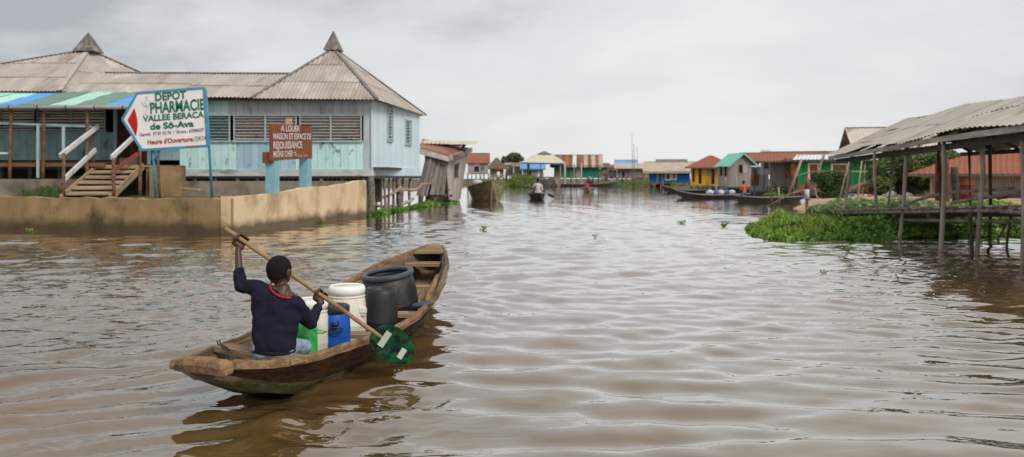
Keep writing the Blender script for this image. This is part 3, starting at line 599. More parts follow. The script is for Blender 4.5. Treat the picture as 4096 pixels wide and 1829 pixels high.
# ------------------------------------------------------------------ pharmacy sign
def pharmacy_sign():
    Y = 23.4; P = lambda x, y: at(x, y, Y)
    t = thing('pharmacy_sign', 'white arrow-shaped sign with green pharmacy lettering, blue frame and red point, on poles', 'sign', at(390, 492, Y))
    c = [(345, 234), (513, 221), (522, 367), (357, 377), (308, 300)]; q = [P(*p) for p in c]
    m = MB(); m.prism([v+Vector((0, .0, 0)) for v in q], (0, .05, 0)); m.build('panel', M['sign_white'], t)
    for i in range(5):
        a, b = q[i], q[(i+1) % 5]; bar('frame', M['sign_blue'] if i != 1 else M['sign_black'], t, a+Vector((0, -.02, 0)), b+Vector((0, -.02+.004*i, 0)), .06 if i != 1 else .05, .09, (0, 1, 0)) if False else bar('frame', M['sign_blue'], t, a+Vector((0, .02, 0)), b+Vector((0, .02+.003*i, 0)), .075, .07, (0, 0, 1) if i not in (1,) else (1, 0, 0))
    # red point with a curved back
    pts = [(330, 301), (347, 271)]; n = 10
    for i in range(1, n): f = i/n; pts.append((347+(351-347)*f+8*math.sin(math.pi*f)*.75, 271+(341-271)*f))
    pts.append((351, 341)); pts = [(321+(x-330)*1.0, y+1) for x, y in pts]
    m = MB(); m.prism([P(x, y)+Vector((0, -.012, 0)) for x, y in pts], (0, .008, 0)); m.build('red_point', M['sign_red'], t)
    Uv = (P(513, 222)-P(345, 235)).normalized(); Vv = Vector((0, 0, 1)); Vv = (Vv-Uv*Vv.dot(Uv)*.6).normalized()
    px = Y/F/K
    def wline(s, x0, x1, y, hpx, mt_, bold=.0):
        sl = (P(x1, y)-P(x0, y)).length
        text('lettering', s, M[mt_], t, P(x0, y)+Vector((0, -.014, 0)), Uv, Vv, hpx*px, (x1-x0)*px, bold, .002)
    wline('DEPOT', 391, 469, 253.5, 20, 'sign_green', .028); wline('PHARMACIE', 379, 516, 285.5, 28, 'sign_green', .026)
    wline('VALLEE BERACA', 360, 514, 306, 15, 'sign_green', .03); wline('de Sô-Ava', 378, 488, 326, 15.5, 'sign_green', .035)
    wline('Ganvié:  57 01 22 76  /  Sô-ava : 67096527', 352, 514, 342.5, 8, 'sign_black', .012); wline("Heure d'Ouverture:", 372, 488, 363.5, 12, 'sign_redtext', .025); wline('(24/24', 490, 519, 354, 11.5, 'sign_green', .0)
    m = MB(); pp = [(366, 246), (371, 242), (369, 250), (365, 257), (368, 264), (372, 270), (369, 277), (366, 284), (370, 289)]
    m.tube([P(x, y)+Vector((0, -.012, 0)) for x, y in pp], .010, 6); m.tube([P(x, y)+Vector((0, -.012, 0)) for x, y in [(357, 256), (362, 266), (369, 268), (377, 262), (379, 254)]], .009, 6); m.build('snake_mark', M['sign_faint'], t)
    def pl(a, b, r, mt_): m_ = MB(); m_.tube([a, b], r, 10); m_.build('sign_pole', M[mt_], t, True)
    yy = Vector((0, .10, 0))
    pl(P(388, 506)+yy, P(378, 300)+yy, .042, 'sign_blue'); pl(P(531, 508)+yy, P(514, 225)+yy, .04, 'sign_blue'); pl(P(396, 506)+yy*1.6, P(390, 380)+yy*1.6, .04, 'brown_post'); pl(P(383, 406)+yy, P(400, 372)+yy, .035, 'sign_blue')
pharmacy_sign()
# ------------------------------------------------------------------ rust-red notice board on blue columns, standing along the side wall
def notice():
    A = Vector((-7.76, 21.8, 0)); C = Vector((-5.87, 32.0, 0)); d = (C-A).normalized(); nr = Vector((d.y, -d.x, 0))   # faces the channel
    def hit(vx):
        k = (vx/K-512)/F; s = (k*A.y-A.x)/(d.x-k*d.y); return s
    s0, s1 = hit(692), hit(792); c0, c1 = (hit(699)+hit(710))/2, (hit(780)+hit(792))/2
    t = thing('notice_board', 'rust red to-let notice board with white hand lettering on two blue columns', 'sign', A+d*c0)
    off = -nr*.1
    Z = lambda vy, s: H-(vy/K-177)/F*(A+d*s).y
    zt0, zt1, zb0, zb1 = Z(311, s0), Z(317, s1), Z(404, s0), Z(398, s1)
    th = .10; f = [A+d*s0+off, A+d*s1+off]
    m = MB(); a, b = f; bk = -nr*th
    m.hexa([a+Vector((0,0,zb0)), b+Vector((0,0,zb1)), b+bk+Vector((0,0,zb1)), a+bk+Vector((0,0,zb0)), a+Vector((0,0,zt0)), b+Vector((0,0,zt1)), b+bk+Vector((0,0,zt1)), a+bk+Vector((0,0,zt0))]); m.build('board', M['rust_board'], t)
    bx('top_stub', M['step_wood'], t, ((a+b)/2+bk*.5+Vector((-.1, 0, (zt0+zt1)/2+.10)))[:], (.2, .3, .2), (0, 0, .3))
    for s, zz in ((c0, zb0), (c1, zb1)):
        p = A+d*s+off-nr*.16; ang = math.atan2(d.y, d.x)
        bx('column', M['blue_column'], t, (p.x, p.y, (zz+.7)/2), (.34, .30, zz-.7), (0, 0, ang))
    p = A+d*(c0-.05)+off-nr*.20; bx('column_cap', M['rust_board'], t, (p.x, p.y, zb0+.10), (.40, .34, .34), (0, 0, math.atan2(d.y, d.x)))
    Uv = (b-a+Vector((0, 0, zb1-zb0))).normalized(); Lb = (b-a).length
    def ln(s, f0, f1, zf, h, bold=.02):
        o = a+(b-a)*f0+nr*.012; z = zb0+(zb1-zb0)*f0+zf*(zt0-zb0)
        text('lettering', s, M['chalk'], t, (o.x, o.y, z), Uv, (0, 0, 1), h*(zt0-zb0), Lb*(f1-f0), bold, .002)
    ln('A LOUER', .19, .66, .80, .17); ln('MAISON ET ESPACE DE', .02, .96, .58, .17); ln('REJOUISSANCE', .02, .72, .32, .20); ln('MOINS CHER', .02, .48, .09, .17); ln('TEL', .50, .58, .11, .10); ln('67 01 18 18', .60, .86, .06, .07, .0)
notice()
# ------------------------------------------------------------------ pole rails by the building, old shack, moored boats
def fence():
    t = thing('mooring_fence', 'rough fence of crooked driftwood rails on posts in the water beside the retaining wall', 'fence', on(1010, 528))
    P = at
    p0, p1 = on(1012, 527), at(998, 418, 39.2); pole('post', M['grey_post'], t, p0-Vector((0, 0, .5)), p1, .13, .10, .02, 10)
    a = on(1058, 512); pole('post', M['grey_post'], t, a-Vector((0, 0, .5)), at(1056, 462, a.y), .13, .12, .01, 10)
    a = on(932, 524); pole('post', M['grey_post'], t, a-Vector((0, 0, .5)), at(930, 445, a.y), .15, .13, .01, 10)
    def rail(pts, Y0, Y1, r=.06):
        m = MB(); n = len(pts); m.tube([at(x, y, Y0+(Y1-Y0)*i/(n-1)) for i, (x, y) in enumerate(pts)], [r*U(.8, 1.15) for _ in pts], 8); m.build('rail', M['pale_branch'], t, True)
    rail([(933, 497), (955, 497), (975, 493), (995, 482), (1008, 470)], 37.6, 39.0, .075); rail([(1000, 480), (1018, 476), (1038, 479), (1052, 474), (1062, 462)], 38.8, 41.0, .07); rail([(936, 508), (950, 518), (975, 520), (1005, 515), (1030, 506), (1038, 500)], 37.6, 40.5, .075)
    rail([(1064, 463), (1078, 462), (1090, 461)], 41, 43, .045)
fence()
mat('rust_roof', (.22, .085, .05), (.15, .06, .04), (.30, .20, .14), rough=.8, scale=(.8, .8, .8), rnd=.08, stain=(.55, .72)); mat('rust_roof_b', (.30, .115, .07), (.24, .09, .055), (.20, .08, .05), rough=.8, scale=(.6, .6, .6), rnd=.06)
wood('weathered', (.33, .285, .255), .55, None, (6, 6, 1.2)); wood('weathered_pale', (.46, .40, .365), .65, None, (6, 6, 1.2)); wood('weathered_dark', (.19, .165, .15), .55, None, (6, 6, 1.2))
mat('plank_far', (.34, .305, .285), (.23, .205, .19), (.16, .14, .13), rough=.9, scale=(3.2, 3.2, .35), rnd=.06, big=.6, stain=(.55, .75)); mat('plank_far_pale', (.42, .36, .335), (.32, .275, .26), rough=.9, scale=(3.2, 3.2, .35), rnd=.06)
def shack():
    Y = 46.0
    t = thing('collapsed_shack', 'collapsed grey plank shack with leaning boards and sagging roof beside the building', 'shack', on(1110, 512))
    # leaning boards on the side facing us
    for k in range(15):
        f = k/14; x0 = 1058+f*56; top = at(x0+22-f*12, 380+f*14, Y+f*1.6); bot = at(x0-6+f*4, 492-38*(f > .45)*(.5+.5*math.sin(k*2.1))-(30 if k in (5, 6) else 0), Y+f*1.6-.2)
        bar('board', M['weathered' if k % 3 else 'weathered_dark'], t, bot, top, .02, .23, (0, 0, 1)) if False else bar('board', M['weathered' if k % 3 else 'weathered_dark'], t, bot, top, .25, .03, (0, 1, 0))
    for vx_ in (1068, 1100): a = on(vx_, 508, 0); pole('post', M['grey_post'], t, (a.x, 47.5, -.5), at(vx_+8, 385, 47.5), .12, .1, .02)
    # pale end wall leaning out to the right
    bl, br, tl, tr = at(1130, 503, 48.0), at(1158, 500, 52.0), at(1122, 400, 47.4), at(1178, 378, 52.6); n = 11
    for k in range(n):
        f0, f1 = k/n, (k+.94)/n; m = MB(); o = Vector((-.04, .01, 0))
        lo, hi = 0.0, 1.0
        def quad(lo, hi):
            A = bl.lerp(br, f0).lerp(tl.lerp(tr, f0), lo); B_ = bl.lerp(br, f1).lerp(tl.lerp(tr, f1), lo); C_ = bl.lerp(br, f1).lerp(tl.lerp(tr, f1), hi); D_ = bl.lerp(br, f0).lerp(tl.lerp(tr, f0), hi)
            mm = MB(); mm.hexa([A, B_, B_+o, A+o, D_, C_, C_+o, D_+o]); mm.build('wall_board', M['weathered_pale'], t)
        if k in (4, 5, 6): quad(-.02, .50); quad(.80, 1)
        else: quad(U(-.03, .02), 1)
    for f0, f1, l0, l1 in ((.36, .64, .495, .51), (.36, .64, .795, .81)):
        A = bl.lerp(br, f0).lerp(tl.lerp(tr, f0), l0); B_ = bl.lerp(br, f1).lerp(tl.lerp(tr, f1), l0); bar('window_frame', M['weathered_dark'], t, A, B_, .06, .06)
    m = MB(); m.hexa([at(1070, 508, 50.5), at(1150, 504, 53.5), at(1150, 504, 55), at(1070, 508, 55), at(1068, 378, 50.5), at(1160, 385, 53.5), at(1160, 385, 55), at(1068, 378, 55)]); m.build('dark_back_wall', M['weathered_dark'], t)
    bar('floor_beam', M['dark_post'], t, at(1075, 488, 47), at(1135, 492, 48.3), .2, .15); bar('beam', M['dark_post'], t, at(1090, 450, 47.4), at(1130, 478, 48), .12, .12)
    # sagging rusty roof with plank edge
    a, b, c, d_ = at(1056, 378, 45.3), at(1128, 398, 47.0), at(1185, 376, 53.0), at(1062, 352, 54)
    m = MB(); m.hexa([a, b, c, d_, a+Vector((0,0,.08)), b+Vector((0,0,.08)), c+Vector((0,0,.08)), d_+Vector((0,0,.08))]); m.build('roof', M['rust_roof'], t)
    bar('eave_board', M['weathered_pale'], t, a+Vector((0, -.05, -.06)), b+Vector((0, -.05, -.06)), .06, .28); bar('eave_board', M['weathered_pale'], t, b+Vector((.06, 0, .0)), c+Vector((.06, 0, .0)), .06, .30)
    Uq = (at(1130, 373, 53)-at(1060, 371, 51)).normalized()
    corr('roof_sheet', t, M['rust_roof'], at(1060, 386, 47.5), (1, .08, -.06), (0.05, 1, .13), [(0, 0), (2.3, 0), (2.3, 4.2), (0, 4.2)], .3, .03)
    cpy = thing('canopy', 'grey corrugated canopy sheet on a dark frame above the collapsed shack', 'canopy', on(1160, 500))
    corr('canopy_sheet', cpy, M['pier_metal'], at(1050, 361, 50), (1, .0, -.015), (.1, 1, .14), [(0, 0), (3.55, 0), (3.55, 2.2), (0, 2.2)], .26, .03, (1.8, 4))
    bar('beam', M['dark_post'], cpy, at(1050, 365, 50.2), at(1172, 365, 50.2), .1, .1); 
    for vx_, vy_ in ((1086, 388), (1166, 380)): a = at(vx_, vy_, 50.3); pole('post', M['dark_post'], cpy, a, at(vx_, 363, 50.3), .10 if vx_ > 1100 else .04, None, .005)
shack()
# ------------------------------------------------------------------ the canoe in front
wood('hull_wood', (.105, .052, .020), .38, (.035, .022, .012), (26, 2.2, 30), rnd=.06, big=.30); wood('hull_inside', (.25, .185, .13), .55, (.11, .08, .055), (26, 1.8, 26), rnd=.06, big=.22)
wood('gunwale_wood', (.29, .175, .088), .5, (.10, .06, .03), (24, 2.6, 26), rnd=.05, big=.32); wood('hull_green', (.15, .145, .065), .5, (.28, .25, .17), (14, 3, 18), rnd=.06); wood('floor_wood', (.27, .175, .10), .6, None, (34, 1.6, 30)); wood('thwart_wood', (.36, .235, .135), .6, (.17, .11, .07), (1.5, 6, 6))
def canoe():
    t = thing('canoe', 'weathered wooden canoe loaded with barrels, paddled by a boy in the foreground', 'canoe', (-1.5, 7.6, 0))
    ys = np.concatenate([np.linspace(5.12, 9, 25), np.linspace(9.15, 10.85, 14)]); S = [st(y) for y in ys]
    def pt(i, side, f, inn=0.0):      # f 0 gunwale .. 1 chine
        c, hw, zg, hb, zb = S[i]; bow = .02*math.sin(math.pi*f)
        return Vector((c+side*(hw+(hb-hw)*f+bow-inn), ys[i], zg+(zb-zg)*f))
    def strip(name, side, f0, f1, mt_, th=.026, io=0.0, jit=0):
        m = MB(); n = len(ys); vs = []; fs = []
        for i in range(n):
            j = jit*math.sin(i*1.3)*.004
            vs += [pt(i, side, f0, io+j), pt(i, side, f1, io+j), pt(i, side, f1, io+th), pt(i, side, f0, io+th)]
        for i in range(n-1):
            for k in range(4): a, b = i*4+k, i*4+(k+1) % 4; fs.append((a, b, b+4, a+4))
        fs += [(0, 1, 2, 3), tuple((n-1)*4+k for k in (3, 2, 1, 0))]
        m.add(vs, fs); return m.build(name, M[mt_], t)
    for s in (-1, 1):
        strip('side_plank', s, .03, .44, 'hull_wood', .02, 0, 1); strip('side_plank', s, .45, .72, 'hull_wood', .02, -.004, 1); strip('lower_plank', s, .725, 1.02, 'hull_green', .02, -.012, 1)
        strip('inner_plank', s, .05, .50, 'hull_inside', .012, .022); strip('inner_plank', s, .51, 1.0, 'hull_inside', .012, .026)
        # gunwale rail
        m = MB(); n = len(ys); vs = []; fs = []
        for i in range(n):
            c = pt(i, s, 0); wv = .028*(1+.12*math.sin(i*2.2)); h = .03*(1+.10*math.sin(i*3.1+s))
            for ax, az in ((-1, -1), (-.6, .85), (.6, 1), (1, .3), (1, -1)): vs.append(c+Vector((ax*wv*s, 0, az*h)))
        for i in range(n-1):
            for k in range(5): a, b = i*5+k, i*5+(k+1) % 5; fs.append((a, b, b+5, a+5))
        fs += [(0, 1, 2, 3, 4), tuple((n-1)*5+k for k in (4, 3, 2, 1, 0))]; m.add(vs, fs); m.build('gunwale', M['gunwale_wood'], t)
    # bottom and floor boards
    m = MB(); n = len(ys)
    m.add([p for i in range(n) for p in (pt(i, -1, 1), pt(i, 1, 1))], [(2*i, 2*i+1, 2*i+3, 2*i+2) for i in range(n-1)]); m.build('bottom', M['hull_green'], t)
    for k in range(5):
        m = MB(); vs = []; fs = []; g0, g1 = -1+2*k/5+.02, -1+2*(k+1)/5-.02
        sel = [i for i in range(n) if 5.5 < ys[i] < 10.6]
        for i in sel:
            c, hw, zg, hb, zb = S[i]; zf = zb+.11 if ys[i] > 6.3 else max(zb+.05, .02); q = (zf-zb)/(zg-zb); wf = hb+(hw-hb)*q-.035
            vs += [Vector((c+wf*g0, ys[i], zf)), Vector((c+wf*g1, ys[i], zf)), Vector((c+wf*g1, ys[i], zf-.018)), Vector((c+wf*g0, ys[i], zf-.018))]
        for i in range(len(sel)-1):
            for j in range(4): a, b = i*4+j, i*4+(j+1) % 4; fs.append((a, b, b+4, a+4))
        m.add(vs, fs); m.build('floor_board', M['floor_wood'], t)
    def thw(y, w_, dz, mt_='thwart_wood', th=.035, sk=0.0):
        c, hw, zg, hb, zb = st(y); z = zg-dz; f = dz/(zg-zb); hh = hw+(hb-hw)*f-.03
        bar('thwart', M[mt_], t, (c-hh, y-sk, z), (c+hh, y+sk, z), w_, th)
    bar('seat_board', M['thwart_wood'], t, (-2.16, 5.93, .335), (-1.47, 5.50, .335), .15, .04); thw(6.95, .17, .05); thw(7.9, .18, .07); thw(9.2, .16, .12); thw(10.25, .30, .10)
    # raised stern beam
    a, b = Vector((-2.175, 5.20, .385)), Vector((-1.785, 5.03, .39)); m = MB(); nseg = 8; dd = (b-a).normalized(); pr = Vector((-dd.y, dd.x, 0)); vs = []; fs = []
    prof = [(-.045, -.05), (-.058, 0), (-.042, .036), (.035, .04), (.05, 0), (.04, -.045)]
    for i in range(nseg+1):
        f = i/nseg; e = 1-.18*(abs(f-.5)*2)**6-.05*math.sin(i*2.4)
        for x, z in prof: vs.append(a.lerp(b, f)+pr*x*e+Vector((0, 0, z*e+.012*math.sin(f*3))))
    for i in range(nseg):
        for k in range(6): p, q = i*6+k, i*6+(k+1) % 6; fs.append((p, q, q+6, p+6))
    fs += [(0, 1, 2, 3, 4, 5), tuple(nseg*6+k for k in (5, 4, 3, 2, 1, 0))]; m.add(vs, fs); m.build('stern_beam', M['gunwale_wood'], t)
    m = MB(); q = [pt(0, -1, 0), pt(0, 1, 0), pt(0, 1, 1.04), pt(0, -1, 1.04)]; m.prism([v+Vector((0, -.012, -.01)) for v in q], (0, .035, 0)); m.build('transom_board', M['dark_post'], t)  # dark colour carries the shading below the stern beam
    m = MB(); q = [pt(len(ys)-1, -1, 0), pt(len(ys)-1, 1, 0), pt(len(ys)-1, 1, 1), pt(len(ys)-1, -1, 1)]; m.prism([v+Vector((0, -.02, 0)) for v in q], (0, .035, 0)); m.build('stem_board', M['hull_wood'], t)
    # bow deck
    c, hw, zg, hb, zb = st(10.62); m = MB()
    m.hexa([(c-.20, 10.42, .595), (c+.20, 10.42, .595), (-1.00, 10.9, .645), (-1.10, 10.9, .645), (c-.20, 10.42, .625), (c+.20, 10.42, .625), (-1.00, 10.9, .69), (-1.10, 10.9, .69)]); m.build('bow_deck', M['thwart_wood'], t)
    for y in (6.45, 7.4, 8.5, 9.55):   # ribs
        c, hw, zg, hb, zb = st(y)
        for s in (-1, 1): bar('rib', M['hull_inside'], t, (c+s*(hw-.05), y, zg-.04), (c+s*(hb-.02), y, zb+.08), .05, .03, (0, 1, 0))
    pts = [at(546, 858, 5.98), at(550, 868, 5.90), at(562, 874, 5.80), at(574, 884, 5.72), at(580, 896, 5.65), at(586, 910, 5.55)]
    m = MB(); m.tube(pts, .006, 8); m.tube([p+Vector((.012, .012, .003)) for p in pts], .006, 8); m.build('rope', M['dark_post'], t, True)
canoe()
# ------------------------------------------------------------------ drums and barrels
mat('plastic_white', (.72, .68, .58), (.66, .61, .50), (.42, .33, .20), rough=.42, spec=.45, scale=(7, 7, 2.5), rnd=0, bump=.05, stain=(.52, .72)); mat('plastic_lid', (.80, .78, .72), (.74, .72, .66), rough=.4, rnd=0, bump=.02)
mat('plastic_blue', (.007, .085, .46), (.005, .065, .34), (.05, .11, .27), rough=.4, spec=.4, scale=(8, 8, 4), stain=(.54, .72), rnd=0, bump=.02); mat('plastic_green', (.04, .50, .09), (.035, .40, .07), (.16, .42, .14), rough=.35, spec=.5, rnd=0, bump=.02); mat('plastic_black', (.028, .029, .032), (.017, .018, .020), (.10, .092, .082), rough=.5, spec=.35, scale=(9, 9, 4), rnd=0, bump=.08, stain=(.55, .75)); mat('rim_grey', (.06, .072, .085), (.035, .045, .055), rough=.4, rnd=0)
def floor_z(y):
    c, hw, zg, hb, zb = st(y); return zb+.115 if y > 6.3 else max(zb+.055, .03)
def barrel(name, label, x, y, r, top, body, lid=None, belly=1.06, openn=False, tilt=(0, 0), neck=.84, parts=()):
    z0 = floor_z(y); h = top-z0
    t = thing(name, label, 'barrel', (x, y, z0)); Bm = Matrix.Translation((x, y, z0)) @ Euler((tilt[0], tilt[1], 0)).to_matrix().to_4x4()
    m = MB()
    prof = [(0, .0), (r*.86, .0), (r*.93, .02), (r*.98, h*.14), (r*belly*.992, h*.38), (r*belly*1.012, h*.395), (r*belly*1.012, h*.41), (r*belly, h*.425), (r*belly*.995, h*.62), (r*.99, h*.78), (r*neck*1.04, h*.88), (r*neck, h*.91), (r*neck, h)]
    if openn: prof += [(r*neck-.018, h), (r*neck-.02, h*.85), (r*.9, h*.6), (r*.8, .03), (0, .03)]
    else: prof += [(0, h)]
    m.lathe(prof, 36); m.build('body', M[body], t, True, Bm)
    if lid:
        m = MB(); rr = r*neck+.012
        if openn: m.lathe([(rr+.012, h-.03), (rr+.016, h-.012), (rr+.008, h+.012), (rr-.04, h+.014), (rr-.05, h-.0), (rr-.046, h-.03), (rr+.012, h-.03)], 36); m.build('rim', M[lid], t, True, Bm)
        else: m.lathe([(rr-.01, h-.075), (rr+.004, h-.07), (rr+.008, h-.03), (rr, h-.004), (rr-.012, h+.008), (rr-.03, h+.006), (rr-.036, h-.006), (0, h-.006)], 36); m.build('lid', M[lid], t, True, Bm); m = MB(); m.lathe([(rr, h-.10), (rr+.006, h-.095), (rr+.006, h-.085), (rr, h-.08)], 36); m.build('lid_ring', M[body], t, True, Bm)
    return t, Bm, h
t, Bm, h = barrel('drum', 'bright green plastic drum in front of the boy, topmost edge under his elbow', *at(756, 820, 6.15)[:2], .125, .565, 'plastic_green', None, 1.02)
p = at(806, 832, 6.05); m = MB(); m.tube([p+Vector((-.055, 0, .0)), p+Vector((-.03, -.02, .012)), p+Vector((.02, -.03, .008)), p+Vector((.05, -.01, -.004)), p+Vector((.02, -.02, -.014)), p+Vector((-.04, -.01, -.012))], .006, 8); m.build('handle_cord', M['plastic_green'], t, True)
p = at(733, 852, 6.015); text('stamped_marks', 'LOBBO   LOBBO', M['sign_black'], t, p, (1, 0, 0), (0, 0, 1), .018, .15, .0, .002)
t, Bm, h = barrel('drum', 'narrow white plastic drum with white lid between the green and blue drums', *at(784, 800, 6.5)[:2], .135, .60, 'plastic_white', 'plastic_lid', 1.02)
t, Bm, h = barrel('drum', 'bright blue plastic drum with black rim in the canoe', *at(840, 800, 6.62)[:2], .132, .53, 'plastic_blue', None, 1.03, True)
m = MB(); rr = .132*.84; m.lathe([(rr+.006, h-.055), (rr+.016, h-.05), (rr+.018, h-.005), (rr+.006, h+.01), (rr-.03, h+.008), (rr-.034, h-.02)], 36); m.build('rim', M['plastic_black'], t, True, Bm)
p = at(845, 826, 6.478); m = MB(); m.tube([p+Vector((-.05, 0, 0)), p+Vector((-.045, -.012, -.03)), p+Vector((0, -.02, -.036)), p+Vector((.045, -.012, -.03)), p+Vector((.05, 0, 0)), p+Vector((.0, -.016, .008)), p+Vector((-.05, 0, 0))], .008, 8); m.box(p+Vector((-.005, -.008, .03)), (.045, .012, .03)); m.box(p+Vector((-.028, -.006, .045)), (.01, .01, .035)); m.box(p+Vector((.02, -.006, .048)), (.01, .01, .035)); m.build('painted_crown_handle', M['plastic_black'], t, True)
t, Bm, h = barrel('barrel', 'large cream white plastic barrel with screw lid in the middle of the canoe', *at(872, 780, 7.32)[:2], .17, .60, 'plastic_white', 'plastic_lid', 1.05, neck=.88)
p = at(912, 782, 7.24); m = MB(); m.box(p, (.05, .05, .07)); m.box(p+Vector((.01, -.02, .01)), (.06, .03, .04)); m.build('side_clip', M['plastic_lid'], t)
t, Bm, h = barrel('barrel', 'smaller dented black barrel beside the cream barrel', *at(953, 780, 7.62)[:2], .155, .535, 'plastic_black', None, 1.06, True, (-.02, .05), .94)
t, Bm, h = barrel('barrel', 'largest black barrel with grey rim and open mouth near the bow', *at(988, 720, 8.62)[:2], .285, .575, 'plastic_black', 'rim_grey', 1.04, True, (.10, -.10), .91)
m = MB(); p = at(1060, 735, 8.35)
t = thing('bailer_scoop', 'pale wooden scoop with long handle lying along the canoe side near the bow', 'scoop', p)
m = MB(); m.tube([at(1100, 692, 8.75), at(1092, 712, 8.55), at(1080, 740, 8.2), at(1072, 758, 8.0)], [.018, .03, .04, .025], 10); m.build('handle', M['gunwale_wood'], t, True)
blob('scoop_bowl', [], [(at(1063, 766, 7.93), (.12, .05, .03), (0, -.1, .3))], .008, M['rim_grey'], t, 2)
# ------------------------------------------------------------------ the boy
mat('skin', (.072, .032, .020), (.050, .021, .013), rough=.48, spec=.4, scale=(9, 9, 9), rnd=0, bump=.04); mat('hair', (.014, .011, .010), (.006, .005, .005), rough=.9, scale=(220, 220, 220), bump=.6, bdist=.004, rnd=0, spec=.15)
mat('navy_knit', (.016, .0145, .029), (.010, .009, .019), rough=.92, scale=(90, 90, 160), bump=.35, bdist=.003, rnd=0, spec=.15); mat('red_knit', (.45, .018, .02), (.36, .014, .016), rough=.8, rnd=0); mat('denim', (.30, .38, .44), (.22, .29, .35), (.15, .20, .25), rough=.85, scale=(14, 14, 14), bump=.25, rnd=0, big=.3)
mat('paddle_wood', (.34, .215, .12), (.25, .15, .08), (.20, .11, .055), rough=.6, scale=(5, 5, 5), rnd=0, bump=.1); mat('blade_green', (.004, .10, .03), (.002, .03, .012), (.004, .006, .007), rough=.6, spec=.12, scale=(14, 14, 14), rnd=0, stain=(.42, .56), big=.9); mat('tape', (.42, .44, .36), (.30, .32, .27), rough=.7, rnd=0); mat('eye', (.6, .58, .54), rough=.3, rnd=0, bump=0)
atb = lambda x, y, Y: at(x, y, Y+.13)
SH0, SH1 = atb(565, 573, 5.78), atb(962, 850, 6.12)
def fist(q, a, e1, s=1.0, flip=1):
    """fingers closed round a shaft through q with direction a; e1 points from the shaft to the palm"""
    a = a.normalized(); e1 = (e1-a*e1.dot(a)).normalized(); e2 = a.cross(e1)*flip; out = []
    rr = .026*s
    P = lambda al, th, r: q+a*al*s+(e1*math.cos(th)+e2*math.sin(th))*r
    out.append((P(-.026, 0, rr+.016*s), P(.026, 0, rr+.016*s), .021*s, .020*s)); out.append((P(-.02, .5, rr+.012*s), P(.024, .5, rr+.012*s), .017*s, .017*s))
    for i, (al, ln_) in enumerate(((-.031, .85), (-.010, 1.0), (.011, .95), (.031, .78))):
        pts = [P(al, th, rr+(.010 if k < 2 else .005)*s) for k, th in enumerate((.7, 1.5, 2.5, 2.5+.9*ln_))]
        for k in range(3): out.append((pts[k], pts[k+1], (.0098-.0009*k)*s, (.0092-.0009*k)*s))
    pts = [P(-.030, -.1, rr+.018*s), P(-.048, -.9, rr+.012*s), P(-.040, -1.8, rr+.006*s), P(-.03, -2.5, rr+.005*s)]
    for k in range(3): out.append((pts[k], pts[k+1], (.0135-.0016*k)*s, (.012-.0016*k)*s))
    return out
